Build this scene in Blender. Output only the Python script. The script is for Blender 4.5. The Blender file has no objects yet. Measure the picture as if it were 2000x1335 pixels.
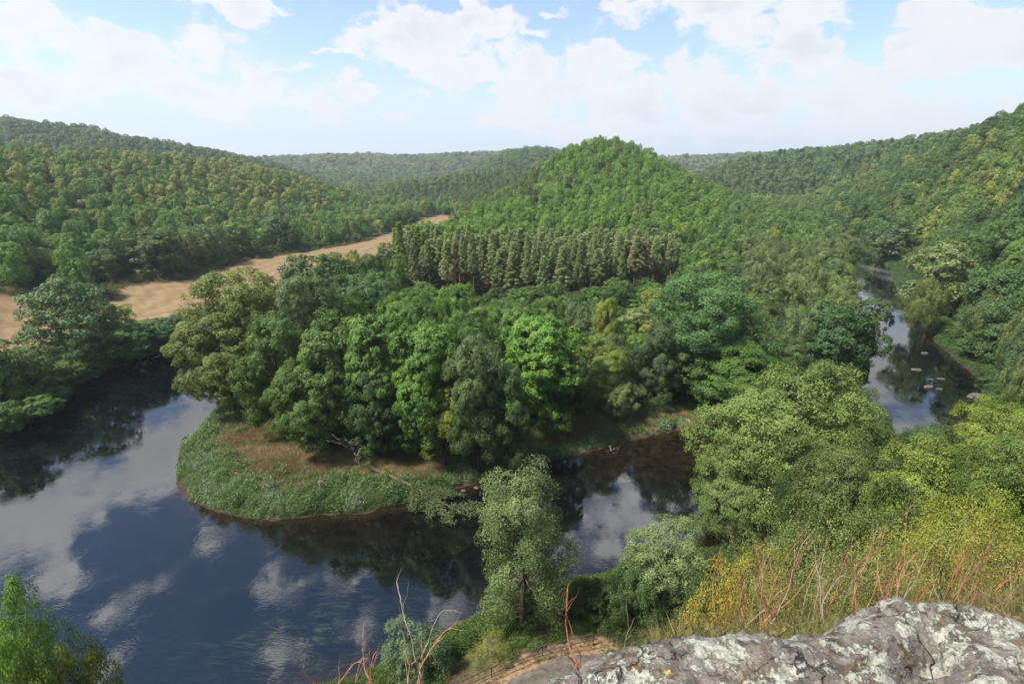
import bpy, math, random
import numpy as np
from math import radians, sin, cos, pi

# ------------------------------------------------------------------ scene, camera, light
sc = bpy.context.scene
H = 42.0                       # eye height over the river, metres
PITCH = radians(18.6)
F = 1000.0                     # focal length in pixels of the 2000 x 1335 frame

cam_d = bpy.data.cameras.new("camera")
cam = bpy.data.objects.new("camera", cam_d)
sc.collection.objects.link(cam)
cam.location = (0, 0, H)
cam.rotation_euler = (pi / 2 - PITCH, 0, 0)
cam_d.sensor_width = 36.0
cam_d.lens = 36.0 * F / 2000.0
cam_d.clip_start = 0.05
cam_d.clip_end = 20000
cam_d.dof.use_dof = True
cam_d.dof.focus_distance = 45.0
cam_d.dof.aperture_fstop = 7.0
sc.camera = cam

SUN_EL, SUN_AZ = radians(56), radians(-112)     # azimuth from +Y towards +X
sun_d = bpy.data.lights.new("sun", "SUN")
sun_d.energy = 4.3
sun_d.angle = radians(8)
sun_d.color = (1.0, 0.95, 0.86)
sun = bpy.data.objects.new("sun", sun_d)
sc.collection.objects.link(sun)
sun.rotation_euler = (pi / 2 - SUN_EL, 0, -SUN_AZ + pi)

sc.view_settings.view_transform = 'Standard'
sc.view_settings.look = 'None'
sc.view_settings.gamma = 1.0
sc.view_settings.use_curve_mapping = False
sc.view_settings.exposure = 1.14
sc.render.engine = 'CYCLES'
cy = sc.cycles
cy.max_bounces = 6
cy.diffuse_bounces = 2
cy.glossy_bounces = 3
cy.transmission_bounces = 4
cy.transparent_max_bounces = 4
cy.volume_bounces = 0
cy.caustics_reflective = False
cy.caustics_refractive = False
cy.use_denoising = True
cy.sample_clamp_indirect = 4.0


# ------------------------------------------------------------------ lines of sight
CP, SP = cos(PITCH), sin(PITCH)


def ray(x, y):
    a, b = (x - 1000.0) / F, (667.5 - y) / F
    return a, CP + b * SP, -SP + b * CP


def on_z(x, y, z=0.0):
    dx, dy, dz = ray(x, y)
    t = (z - H) / dz
    return dx * t, dy * t


def at_r(x, y, r):
    dx, dy, dz = ray(x, y)
    h = math.hypot(dx, dy)
    return dx / h * r, dy / h * r, H + dz / h * r


def poly_z(pts, z=0.0):
    return np.array([on_z(x, y, z) for x, y in pts])


def project(p):
    """pixel of world points (n,3)"""
    p = np.asarray(p, float)
    X, Y, Z = p[:, 0], p[:, 1], p[:, 2] - H
    d = Y * CP - Z * SP
    u = Y * SP + Z * CP
    d = np.maximum(d, 1e-3)
    return 1000 + F * X / d, 667.5 - F * u / d, d


# ------------------------------------------------------------------ sky with clouds
def build_world():
    w = bpy.data.worlds.new("World")
    sc.world = w
    w.use_nodes = True
    nt = w.node_tree
    nt.nodes.clear()
    N, L = nt.nodes.new, nt.links.new

    def setin(n, i, v):
        if v is None:
            return
        if hasattr(v, 'is_output') or isinstance(v, bpy.types.NodeSocket):
            L(v, n.inputs[i])
        else:
            n.inputs[i].default_value = v

    def M(op, a, b=None, c=None, clamp=False):
        n = N('ShaderNodeMath'); n.operation = op; n.use_clamp = clamp
        setin(n, 0, a); setin(n, 1, b); setin(n, 2, c)
        return n.outputs[0]

    def V(op, a, b=None, scale=None):
        n = N('ShaderNodeVectorMath'); n.operation = op
        setin(n, 0, a); setin(n, 1, b)
        if scale is not None:
            setin(n, 3, scale)
        return n.outputs['Value'] if op in ('DOT_PRODUCT', 'LENGTH') else n.outputs[0]

    def mapr(v, a, b, c, d, kind='SMOOTHSTEP'):
        n = N('ShaderNodeMapRange'); n.interpolation_type = kind
        setin(n, 0, v); setin(n, 1, a); setin(n, 2, b); setin(n, 3, c); setin(n, 4, d)
        return n.outputs[0]

    def mix(f, a, b):
        n = N('ShaderNodeMix'); n.data_type = 'RGBA'
        setin(n, 0, f); setin(n, 6, a); setin(n, 7, b)
        return n.outputs[2]

    tc = N('ShaderNodeTexCoord')
    sep = N('ShaderNodeSeparateXYZ'); L(tc.outputs['Generated'], sep.inputs[0])
    x, y, z = sep.outputs
    el = M('ARCSINE', z)
    az = M('ARCTAN2', x, y)
    comb = N('ShaderNodeCombineXYZ'); L(az, comb.inputs[0]); L(el, comb.inputs[1])
    base = comb.outputs[0]
    # lumpy displacement of the cloud outlines
    n1 = N('ShaderNodeTexNoise'); n1.inputs['Scale'].default_value = 11; n1.inputs['Detail'].default_value = 7; n1.inputs['Roughness'].default_value = 0.6
    L(V('MULTIPLY', base, (1, 1.7, 1)), n1.inputs['Vector'])
    warp = V('SCALE', V('SUBTRACT', n1.outputs['Color'], (0.5, 0.5, 0.5)), scale=0.085)
    pos = V('ADD', base, warp)
    n2 = N('ShaderNodeTexNoise'); n2.inputs['Scale'].default_value = 10.0; n2.inputs['Detail'].default_value = 9; n2.inputs['Roughness'].default_value = 0.62
    L(V('MULTIPLY', pos, (1, 1.6, 1)), n2.inputs['Vector'])
    fbm = n2.outputs['Fac']

    def ang(px, py, flip=False):
        dx, dy, dz = ray(px, py)
        l = math.sqrt(dx * dx + dy * dy + dz * dz)
        if flip:
            dz = -dz
        return math.atan2(dx, dy), math.asin(dz / l)

    blobs = []

    def blob(px, py, rx, ry, flip=False, k=1.0):
        a, e = ang(px, py, flip)
        a2, _ = ang(px + rx, py, flip)
        _, e2 = ang(px, py + ry, flip)
        blobs.append((a, e, abs(a2 - a), abs(e2 - e), k))
    # cumulus seen in the frame
    for b in [(30, 30, 95, 75), (200, 110, 180, 85), (300, 120, 200, 85), (380, 70, 60, 50), (470, 180, 200, 60), (90, 160, 140, 60),
              (560, 195, 120, 32), (460, 0, 120, 32), (745, 75, 100, 60), (850, 80, 150, 85), (950, 130, 110, 60),
              (930, 60, 100, 60), (1010, 180, 90, 30), (690, 165, 60, 20), (780, 235, 34, 14), (810, 178, 36, 12), (1040, 72, 36, 14),
              (1160, 120, 110, 45), (1050, 170, 130, 80), (1080, 20, 40, 12), (560, 125, 60, 16), (640, 105, 50, 8),
              (1310, 112, 36, 32), (1270, 190, 230, 80), (1500, 130, 170, 75), (1480, 200, 300, 80), (1620, 170, 150, 60),
              (1400, 20, 220, 50), (1560, 30, 170, 55), (1300, 0, 150, 32), (1860, 30, 170, 65), (1800, 70, 100, 50), (1970, 90, 110, 40),
              (1750, 225, 230, 45), (1180, 240, 220, 50), (1960, 215, 120, 40), (1850, 120, 160, 40), (1000, 230, 100, 30)]:
        blob(*b)
    # higher clouds, the ones that the river mirrors
    for b in [(390, 745, 90, 45), (330, 850, 110, 60), (240, 930, 190, 60), (120, 990, 200, 75), (20, 1060, 190, 75), (-150, 1120, 200, 90),
              (90, 1140, 90, 40), (330, 1125, 55, 25), (250, 1170, 60, 18), (215, 1300, 60, 30), (560, 1125, 70, 25), (660, 1120, 50, 18),
              (620, 1250, 60, 20), (380, 1060, 60, 18),
              (1735, 700, 110, 120), (1710, 640, 60, 50), (1230, 1010, 260, 95), (1730, 690, 60, 50), (1750, 760, 55, 60), (1780, 640, 40, 20), (1500, 1000, 200, 100), (860, 1190, 100, 22)]:
        blob(*b, flip=True, k=0.8 if b[0] in (1230, 1500) else (0.22 if b[0] in (560, 660, 330, 250, 620, 380, 860) and b[3] < 28 else 1.0))
    rng = random.Random(4)
    for i in range(26):      # the rest of the sky carries the same cumulus
        a = rng.uniform(0.95, 2 * pi - 0.95)
        if a > pi:
            a -= 2 * pi
        e = rng.uniform(0.05, 1.2)
        blobs.append((a, e, rng.uniform(0.12, 0.34) / max(0.35, cos(e)), rng.uniform(0.04, 0.1), 1.0))
    dens, grad = None, None
    for a, e, ra, re, k in blobs:
        d = V('MULTIPLY', V('SUBTRACT', pos, (a, e, 0)), (1 / ra, 1 / re, 0))
        q = M('MULTIPLY', M('SUBTRACT', 1.0, V('DOT_PRODUCT', d, d)), k)
        dens = q if dens is None else M('SMOOTH_MAX', dens, q, 0.35)
    dens = M('MAXIMUM', dens, -1.2)
    d2 = M('ADD', M('MULTIPLY', dens, 0.40), M('MULTIPLY', M('SUBTRACT', fbm, 0.5), 2.5))
    mask = mapr(d2, 0.0, 0.28, 0.0, 1.0)
    # thin veil low over the horizon
    veil = mapr(el, 0.0, 0.21, 0.93, 0.0)
    veil2 = M('MULTIPLY', mapr(fbm, 0.42, 0.7, 0.0, 0.28), mapr(el, 0.05, 0.5, 1.0, 0.25))

    sky = N('ShaderNodeTexSky'); sky.sky_type = 'NISHITA'; sky.sun_disc = False
    sky.sun_elevation = SUN_EL; sky.sun_rotation = SUN_AZ
    sky.altitude = 200; sky.air_density = 1.0; sky.dust_density = 1.0; sky.ozone_density = 1.4
    blue = V('MULTIPLY', sky.outputs[0], mix(mapr(el, 0.27, 0.6, 0.0, 1.0), (0.158, 0.154, 0.160, 1), (0.076, 0.103, 0.122, 1)))
    horizon = (0.51, 0.545, 0.60, 1)
    c = mix(veil, blue, horizon)
    c = mix(veil2, c, (0.56, 0.605, 0.68, 1))
    # cloud body: white crowns, faintly lilac grey inside and below
    n3 = N('ShaderNodeTexNoise'); n3.inputs['Scale'].default_value = 7.0; n3.inputs['Detail'].default_value = 6
    L(V('MULTIPLY', V('ADD', pos, (3.1, 0.03, 0)), (1, 1.9, 1)), n3.inputs['Vector'])
    shade = mapr(M('ADD', d2, M('MULTIPLY', M('SUBTRACT', n3.outputs['Fac'], 0.5), 1.5)), 0.25, 1.0, 0.0, 0.75)
    cc = mix(shade, (0.655, 0.658, 0.665, 1), (0.50, 0.52, 0.56, 1))
    # high clouds are nearer to the sun and brighter
    up = mapr(el, 0.3, 0.6, 1.0, 2.1)
    cc = V('SCALE', cc, scale=up)
    c = mix(M('MULTIPLY', mask, 0.97), c, cc)
    below = mapr(el, -0.08, 0.0, 1.0, 0.0)
    c = mix(below, c, (0.30, 0.32, 0.33, 1))
    bg = N('ShaderNodeBackground'); bg.inputs['Strength'].default_value = 0.66
    L(c, bg.inputs['Color'])
    out = N('ShaderNodeOutputWorld'); L(bg.outputs[0], out.inputs['Surface'])
    w.cycles.sampling_method = 'MANUAL'
    w.cycles.sample_map_resolution = 512


build_world()

# ------------------------------------------------------------------ numpy noise and geometry helpers
_rs = np.random.RandomState(7)
_LAT = _rs.rand(64, 64, 64)


def vnoise(x, y, z=0.0):
    x, y = np.asarray(x, float), np.asarray(y, float)
    z = np.zeros_like(x) + z
    xi, yi, zi = np.floor(x).astype(int), np.floor(y).astype(int), np.floor(z).astype(int)
    fx, fy, fz = x - xi, y - yi, z - zi
    fx, fy, fz = [f * f * (3 - 2 * f) for f in (fx, fy, fz)]
    g = lambda i, j, k: _LAT[(xi + i) % 64, (yi + j) % 64, (zi + k) % 64]
    a = (g(0, 0, 0) * (1 - fx) + g(1, 0, 0) * fx) * (1 - fy) + (g(0, 1, 0) * (1 - fx) + g(1, 1, 0) * fx) * fy
    b = (g(0, 0, 1) * (1 - fx) + g(1, 0, 1) * fx) * (1 - fy) + (g(0, 1, 1) * (1 - fx) + g(1, 1, 1) * fx) * fy
    return a * (1 - fz) + b * fz


def fbm(x, y, z=0.0, o=4, rough=0.5):
    s, a, t = 0, 1.0, 0
    x, y = np.asarray(x, float), np.asarray(y, float)
    for i in range(o):
        s = s + a * (vnoise(x * 2 ** i + 17.3 * i, y * 2 ** i + 5.1 * i, z * 2 ** i) - 0.5)
        t += a
        a *= rough
    return s / t * 2


def smooth(a, b, x):
    t = np.clip((x - a) / (b - a), 0, 1)
    return t * t * (3 - 2 * t)


def inside(poly, x, y):
    c = np.zeros(np.shape(x), bool)
    n = len(poly)
    for i in range(n):
        x1, y1 = poly[i]; x2, y2 = poly[(i + 1) % n]
        cond = ((y1 > y) != (y2 > y))
        with np.errstate(divide='ignore', invalid='ignore'):
            xs = (x2 - x1) * (y - y1) / (y2 - y1 + 1e-12) + x1
        c ^= cond & (x < xs)
    return c


def sdist(poly, x, y):
    """signed distance, negative inside"""
    d = np.full(np.shape(x), 1e9)
    n = len(poly)
    for i in range(n):
        x1, y1 = poly[i]; x2, y2 = poly[(i + 1) % n]
        vx, vy = x2 - x1, y2 - y1
        t = np.clip(((x - x1) * vx + (y - y1) * vy) / (vx * vx + vy * vy + 1e-9), 0, 1)
        d = np.minimum(d, (x - x1 - t * vx) ** 2 + (y - y1 - t * vy) ** 2)
    d = np.sqrt(d)
    return np.where(inside(poly, x, y), -d, d)


def chaikin(p, n=2):
    for _ in range(n):
        q = np.roll(p, -1, axis=0)
        a, b = 0.75 * p + 0.25 * q, 0.25 * p + 0.75 * q
        p = np.stack([a, b], 1).reshape(-1, 2)
    return p


# ------------------------------------------------------------------ plan of the place
RIVER = chaikin(poly_z([
    # peninsula shore, from the hidden end of the left arm round the tip to the far right
    (650, 588), (560, 640), (470, 690), (440, 735), (433, 790), (400, 832), (362, 875), (348, 920), (355, 958), (385, 982), (440, 1000),
    (510, 1010), (590, 1006), (690, 998), (760, 988), (830, 968), (900, 945), (1000, 915), (1060, 905), (1110, 888), (1180, 870), (1280, 846),
    (1390, 830), (1450, 812), (1530, 800), (1610, 778), (1680, 745), (1697, 728), (1682, 700), (1662, 660), (1650, 610), (1652, 575), (1660, 545),
    (1652, 510), (1642, 485), (1634, 466),
    # outer bank, back again
    (1664, 466), (1690, 490), (1722, 508), (1742, 530), (1752, 560), (1764, 590), (1798, 625), (1826, 660), (1850, 690), (1900, 722), (1928, 750),
    (1922, 780), (1900, 812), (1850, 842), (1760, 890), (1650, 940), (1540, 1000), (1450, 1050), (1380, 1072), (1310, 1085), (1250, 1090),
    (1200, 1115), (1130, 1137), (1060, 1155), (960, 1185), (900, 1228), (830, 1268), (720, 1312), (640, 1338), (560, 1352), (400, 1420),
    (100, 1560), (-300, 1640), (-700, 1500), (-800, 1250), (-600, 1060), (-250, 960), (0, 862), (60, 816), (118, 790), (150, 757), (190, 735),
    (242, 715), (300, 695), (372, 671), (440, 648), (520, 615), (600, 586)]), 2)

FIELD = chaikin(poly_z([
    (-500, 660), (-200, 630), (0, 612), (110, 604), (190, 598), (228, 562), (350, 545), (415, 524), (500, 503), (620, 484), (700, 470), (765, 451),
    (800, 438), (835, 422), (868, 416), (925, 426), (925, 440), (890, 452), (830, 470), (775, 498), (770, 530), (700, 558), (640, 572), (520, 604),
    (400, 628), (300, 642), (180, 664), (100, 690), (0, 720), (-300, 790)], 2.5), 1)

PATH = chaikin(poly_z([(830, 1450), (930, 1370), (985, 1330), (1030, 1296), (1090, 1272), (1160, 1258), (1240, 1255), (1330, 1240), (1420, 1215),
                       (1440, 1245), (1330, 1275), (1240, 1295), (1140, 1312), (1060, 1345), (1000, 1400), (900, 1480)], 3.2), 2)

DRY = poly_z([(418, 850), (445, 832), (520, 830), (640, 850), (760, 870), (900, 900), (960, 890), (1040, 850), (1110, 810), (1180, 805), (1260, 810),
              (1380, 790), (1400, 815), (1300, 825), (1180, 850), (1080, 875), (1000, 890), (900, 925), (760, 940), (680, 930), (600, 948), (520, 950), (480, 930), (450, 900), (420, 880)], 1.5)

PINES = poly_z([(790, 575), (900, 592), (1000, 600), (1100, 602), (1200, 590), (1290, 575), (1325, 552), (1290, 520), (1200, 500), (1080, 492), (960, 490), (860, 492), (785, 502), (768, 530)], 3)


# control points of the land: (azimuth, distance, height)
CTRL = []


def cz(x, y, r, tree=0.0):
    X, Y, Z = at_r(x, y, r)
    CTRL.append((math.atan2(X, Y), r, Z - tree))


def cg(x, y, z):
    X, Y = on_z(x, y, z)
    CTRL.append((math.atan2(X, Y), math.hypot(X, Y), z))


def ca(deg, r, z):
    CTRL.append((radians(deg), r, z))


# flat valley floor
for p in [(0, 640), (0, 760), (150, 590), (150, 700), (320, 560), (320, 650), (480, 515), (620, 490), (740, 466), (840, 430), (900, 424), (620, 540), (480, 600),
          (470, 780), (640, 700), (640, 850), (800, 880), (800, 750), (800, 620), (800, 540), (960, 500), (960, 600), (960, 700), (960, 820), (1100, 480),
          (1130, 560), (1130, 660), (1130, 780), (1290, 520), (1290, 600), (1290, 720), (1420, 560), (1420, 660), (1420, 760), (1540, 520), (1560, 620), (1560, 730),
          (1610, 490), (700, 940), (480, 950), (760, 505), (1000, 870), (930, 470)]:
    cg(p[0], p[1], 2.6 if p[1] < 840 else 1.6)
for p in [(1640, 480), (1700, 560), (1760, 680), (1820, 760), (1700, 800), (1500, 900), (1250, 1000), (1000, 1050), (600, 1200), (200, 1000), (-200, 1100), (-500, 1300), (300, 800), (450, 680)]:
    cg(p[0], p[1], 1.0)
# left forest slope
for x, y, r in [(0, 290, 430), (150, 299, 455), (300, 306, 480), (400, 310, 500), (480, 320, 520), (560, 338, 520), (650, 362, 510), (750, 388, 495), (830, 410, 470)]:
    cz(x, y, r, 11 if x < 800 else 14)
for x, y, r in [(0, 400, 270), (150, 390, 290), (300, 390, 320), (450, 390, 370), (600, 410, 400), (720, 420, 430), (0, 480, 200), (150, 480, 215), (320, 470, 240)]:
    cz(x, y, r, 13)
for x, z in [(0, 14), (250, 14), (450, 12), (600, 10), (740, 8)]:
    X, Y, Z = at_r(x, 300, 680)
    CTRL.append((math.atan2(X, Y), 680, z))
ca(-50, 300, 50); ca(-60, 200, 32); ca(-60, 400, 70); ca(-75, 120, 14); ca(-70, 300, 60); ca(-60, 120, 4); ca(-55, 90, 1); ca(-70, 70, 3); ca(-85, 60, 20)
# far left hill
for x, y in [(-300, 232), (0, 241), (100, 245), (200, 260), (300, 276), (400, 293), (480, 308)]:
    cz(x, y, 950, 12)
cz(580, 335, 950, 12); cz(0, 200, 1500, 60); cz(400, 300, 1500, 60); cz(200, 290, 780, 12); cz(400, 312, 780, 12)
# most distant ridges
for x, y in [(300, 316), (480, 313), (600, 307), (700, 303), (790, 309), (900, 303), (1000, 300), (1180, 312), (1300, 309), (1400, 307), (1500, 302), (1650, 292), (1760, 290), (1900, 285)]:
    cz(x, y, 2000, 12)
    cz(x, y, 3800, 90)
for x in (620, 700, 800, 900):
    cz(x, 345, 1250, 12)
# knoll behind the central hill, and the dark spur
for x, y in [(960, 306), (1000, 294), (1040, 288), (1085, 294), (1140, 312)]:
    cz(x, y, 1150, 12)
    cz(x, 325, 1450, 20)
for x, y in [(700, 392), (745, 364), (800, 350), (900, 338), (1000, 322), (1085, 305)]:
    cz(x, y, 680, 12)
    if x > 720: cz(x, y + 30, 860, 12)
for x, r, z in [(700, 560, 4), (770, 520, 3), (840, 500, 3), (910, 500, 3), (960, 470, 4)]:
    X, Y, Z = at_r(x, 430, r)
    CTRL.append((math.atan2(X, Y), r, z))
cz(850, 385, 590, 12); cz(950, 365, 590, 12)
# central hill
for x, y, r in [(1180, 273, 480), (1140, 280, 470), (1100, 298, 450), (1060, 330, 420), (1015, 375, 370), (985, 405, 330), (1220, 278, 480), (1260, 292, 470),
                (1290, 310, 460), (1340, 340, 445), (1400, 372, 420), (1500, 408, 380), (1600, 440, 350)]:
    cz(x, y, r, 11)
for x, y, r in [(1180, 330, 400), (1180, 385, 320), (1150, 425, 265), (1250, 380, 330), (1350, 420, 300), (1300, 450, 250), (1450, 440, 300), (1050, 430, 270)]:
    cz(x, y, r, 12)
for x, z in [(1060, 22), (1180, 28), (1300, 18), (1450, 8)]:
    X, Y, Z = at_r(x, 330, 640)
    CTRL.append((math.atan2(X, Y), 640, z))
# right hand slopes
for x, y in [(1350, 346), (1400, 326), (1470, 302), (1560, 294), (1680, 286), (1760, 276), (1900, 258)]:
    cz(x, y, 900, 12)
    cz(x, y, 1150, 40)
for x, y, r in [(1640, 370, 560), (1700, 345, 520), (1790, 315, 480), (1846, 284, 450), (1900, 258, 440), (2000, 226, 400), (2150, 170, 380), (2350, 120, 360)]:
    cz(x, y, r, 12)
for x, y, r in [(1560, 400, 600), (1420, 372, 640)]:
    cz(x, y, r, 12)
for x, y, r in [(1900, 400, 270), (2000, 360, 260), (1800, 420, 300), (1720, 430, 350), (2000, 450, 190), (2150, 400, 190), (1940, 520, 160), (2050, 560, 125), (2200, 500, 130)]:
    cz(x, y, r, 13)
# our own cliff and the bank below it
for d in (-20, 0, 10):
    ca(d, 1.0, 40.2); ca(d, 2.5, 37.6); ca(d, 5, 33.5); ca(d, 10, 26); ca(d, 20, 12.0); ca(d, 27, 4.6); ca(d, 32, 3.2)
ca(0, 37, 1.9); ca(18, 38, 2.4); ca(18, 33, 3.4); ca(18, 27, 6); ca(18, 20, 13); ca(18, 12, 25.5); ca(18, 6, 34.6); ca(18, 3, 38.4); ca(18, 1, 40.2)
for r, z in [(1, 40.3), (3, 39), (5, 37), (8, 34), (15, 27), (22, 20.5), (30, 14), (42, 7.5), (55, 2.6)]:
    ca(33, r, z)
for r, z in [(1, 40.4), (3, 39.6), (5, 38.3), (8, 36), (15, 30.5), (25, 24), (45, 14), (70, 9), (98, 4)]:
    ca(46, r, z)
for r, z in [(3, 40.5), (8, 39), (20, 35), (50, 31), (90, 30), (140, 32)]:
    ca(65, r, z)
for r, z in [(1, 40.2), (3, 37.5), (10, 29), (20, 18), (30, 9), (38, 4), (46, 1)]:
    ca(-48, r, z)
for a in (-95, -130, 180, 130, 95):
    for r, z in [(2, 40.5), (10, 41), (40, 44), (150, 55), (600, 85), (2500, 110)]:
        ca(a, r, z if abs(a) > 100 or a > 0 else z * 0.8)
for a in (-75, 75):
    for r, z in [(700, 95), (1800, 130)]:
        ca(a, r, z)

_c = np.array(CTRL)


def _feat(az, r):
    return np.stack([np.asarray(az) * 2.2, np.log(np.asarray(r))], -1)


_cf = _feat(_c[:, 0], _c[:, 1])
_C2 = 0.012


def _phi(a, b):
    d2 = ((a[:, None, :] - b[None, :, :]) ** 2).sum(-1)
    return -np.sqrt(d2 + _C2)


_n = len(_cf)
_K = _phi(_cf, _cf) + np.eye(_n) * 0.02
_A = np.zeros((_n + 3, _n + 3))
_A[:_n, :_n] = _K
_Q = np.concatenate([np.ones((_n, 1)), _cf], 1)
_A[:_n, _n:] = _Q
_A[_n:, :_n] = _Q.T
_sol = np.linalg.solve(_A, np.concatenate([_c[:, 2], np.zeros(3)]))


def land(x, y, detail=True):
    x, y = np.ravel(np.asarray(x, float)), np.ravel(np.asarray(y, float))
    r = np.maximum(np.hypot(x, y), 0.7)
    az = np.arctan2(x, y)
    out = np.empty(len(x))
    for s in range(0, len(x), 20000):
        f = _feat(az[s:s + 20000], r[s:s + 20000])
        out[s:s + 20000] = _phi(f, _cf) @ _sol[:_n] + _sol[_n] + f @ _sol[_n + 1:]
    z = np.maximum(out, 1.5 + 0 * out)
    if detail:
        amp = np.clip((z - 6) / 30, 0, 1)
        z = z + amp * (fbm(x / 60, y / 60, 0.3) * 9 + fbm(x / 14, y / 14, 2.1) * 1.6) * np.clip(r / 250, 0, 1)
        z = z + 0.22 * fbm(x / 2.5, y / 2.5, 4.2)
    near = r < 1200
    sd = np.full(len(x), 500.0)
    sd[near] = sdist(RIVER, x[near], y[near])
    sd = sd + 0.9 * fbm(x / 5, y / 5, 9.1) * (np.abs(sd) < 20)
    bank = np.where(sd > 0, 0.05 + 0.75 * smooth(0, 1.6, sd) + 1.0 * smooth(1, 9, sd), -1.6 * smooth(0, 5, -sd) + 0.05)
    wgt = smooth(2.0, 14, sd)
    z = np.where(sd > 0, np.minimum(z, bank) * (1 - wgt) + z * wgt, bank)
    return z, sd


def gz(x, y):
    return float(land([x], [y])[0][0])


# ------------------------------------------------------------------ mesh plumbing
def make_mesh(name, verts, faces, mats=(), midx=None, fattr=None, vattr=None, smooth_shade=False):
    """faces: list of int arrays (n,3) or (n,4)"""
    me = bpy.data.meshes.new(name)
    verts = np.asarray(verts, np.float32)
    faces = [np.asarray(f, np.int32) for f in faces if len(f)]
    me.vertices.add(len(verts))
    me.vertices.foreach_set("co", verts.ravel())
    loops = np.concatenate([f.ravel() for f in faces])
    tot = np.concatenate([np.full(len(f), f.shape[1], np.int32) for f in faces])
    start = np.concatenate([[0], np.cumsum(tot)[:-1]]).astype(np.int32)
    me.loops.add(len(loops))
    me.loops.foreach_set("vertex_index", loops)
    me.polygons.add(len(tot))
    me.polygons.foreach_set("loop_start", start)
    me.polygons.foreach_set("loop_total", tot)
    for m in mats:
        me.materials.append(m)
    if midx is not None:
        me.polygons.foreach_set("material_index", np.asarray(midx, np.int32))
    if smooth_shade:
        me.polygons.foreach_set("use_smooth", np.ones(len(tot), bool))
    for k, a in (fattr or {}).items():
        t = me.attributes.new(k, 'FLOAT', 'FACE')
        t.data.foreach_set("value", np.asarray(a, np.float32))
    for k, a in (vattr or {}).items():
        t = me.attributes.new(k, 'FLOAT', 'POINT')
        t.data.foreach_set("value", np.asarray(a, np.float32))
    me.update(calc_edges=True)
    return me


def link(name, data, parent=None, loc=None, **props):
    o = bpy.data.objects.new(name, data)
    sc.collection.objects.link(o)
    if parent is not None:
        o.parent = parent
    if loc is not None:
        o.location = loc
    for k, v in props.items():
        o[k] = v
    return o


def tubes(paths, n=5):
    """paths: list of (points (k,3), radii (k)) -> verts, quads"""
    V_, Q_ = [], []
    off = 0
    for pts, rad in paths:
        pts = np.asarray(pts, float); rad = np.asarray(rad, float)
        k = len(pts)
        d = np.gradient(pts, axis=0)
        d /= np.linalg.norm(d, axis=1, keepdims=True) + 1e-9
        ref = np.where(np.abs(d[:, 2:3]) > 0.9, np.array([[1., 0, 0]]), np.array([[0, 0, 1.]]))
        u = np.cross(d, ref); u /= np.linalg.norm(u, axis=1, keepdims=True) + 1e-9
        v = np.cross(d, u)
        t = np.arange(n) * 2 * pi / n
        ring = pts[:, None, :] + rad[:, None, None] * (np.cos(t)[None, :, None] * u[:, None, :] + np.sin(t)[None, :, None] * v[:, None, :])
        V_.append(ring.reshape(-1, 3))
        i = np.arange(k - 1)[:, None] * n + np.arange(n)[None, :]
        j = np.arange(k - 1)[:, None] * n + (np.arange(n)[None, :] + 1) % n
        Q_.append((np.stack([i, j, j + n, i + n], -1).reshape(-1, 4)) + off)
        off += k * n
    return np.concatenate(V_), np.concatenate(Q_)


def leaf_quads(c, nrm, tan, la, lb, fold=0.25):
    """rhombic leaves"""
    s = np.cross(nrm, tan)
    a = tan * la[:, None]; b = s * lb[:, None]; f = nrm * (lb * fold)[:, None]
    v = np.stack([c - a, c + b + f, c + a, c - b + f], 1).reshape(-1, 3)
    q = np.arange(len(c) * 4).reshape(-1, 4)
    return v, q


def leaf_tris(c, nrm, tan, la, lb):
    s = np.cross(nrm, tan)
    a = tan * la[:, None]; b = s * lb[:, None] * 1.1
    v = np.stack([c - a, c + a * 0.75 + b, c + a * 0.75 - b], 1).reshape(-1, 3)
    return v, np.arange(len(c) * 3).reshape(-1, 3)


def unit(v):
    return v / (np.linalg.norm(v, axis=-1, keepdims=True) + 1e-9)


# ------------------------------------------------------------------ materials
def new_mat(name):
    m = bpy.data.materials.new(name)
    m.use_nodes = True
    nt = m.node_tree
    nt.nodes.clear()
    return m, nt, nt.nodes.new, nt.links.new


def val(nt, n, i, v):
    if isinstance(v, bpy.types.NodeSocket):
        nt.links.new(v, n.inputs[i])
    else:
        n.inputs[i].default_value = v


def leaf_mat(name, default=(0.06, 0.1, 0.03), trans=0.26, var=0.55, rough=0.55, spec=0.25):
    m, nt, N, L = new_mat(name)
    at = N('ShaderNodeAttribute'); at.attribute_type = 'INSTANCER'; at.attribute_name = 'tint'
    lv = N('ShaderNodeAttribute'); lv.attribute_type = 'GEOMETRY'; lv.attribute_name = 'lv'
    mr = N('ShaderNodeMapRange'); L(lv.outputs['Fac'], mr.inputs[0])
    mr.inputs[3].default_value = 1 - var; mr.inputs[4].default_value = 1 + var
    # yellower tips on the brighter leaves
    hs = N('ShaderNodeHueSaturation')
    mh = N('ShaderNodeMapRange'); L(lv.outputs['Fac'], mh.inputs[0]); mh.inputs[3].default_value = 0.515; mh.inputs[4].default_value = 0.485
    L(mh.outputs[0], hs.inputs['Hue']); L(mr.outputs[0], hs.inputs['Value']); L(at.outputs['Color'], hs.inputs['Color'])
    col = hs.outputs[0]
    p = N('ShaderNodeBsdfPrincipled'); L(col, p.inputs['Base Color'])
    p.inputs['Roughness'].default_value = rough
    p.inputs['Specular IOR Level'].default_value = spec
    t = N('ShaderNodeBsdfTranslucent')
    h2 = N('ShaderNodeHueSaturation'); h2.inputs['Hue'].default_value = 0.48; h2.inputs['Value'].default_value = 1.3; L(col, h2.inputs['Color'])
    L(h2.outputs[0], t.inputs['Color'])
    mx = N('ShaderNodeMixShader'); mx.inputs[0].default_value = trans
    L(p.outputs[0], mx.inputs[1]); L(t.outputs[0], mx.inputs[2])
    o = N('ShaderNodeOutputMaterial'); L(mx.outputs[0], o.inputs['Surface'])
    return m


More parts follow.
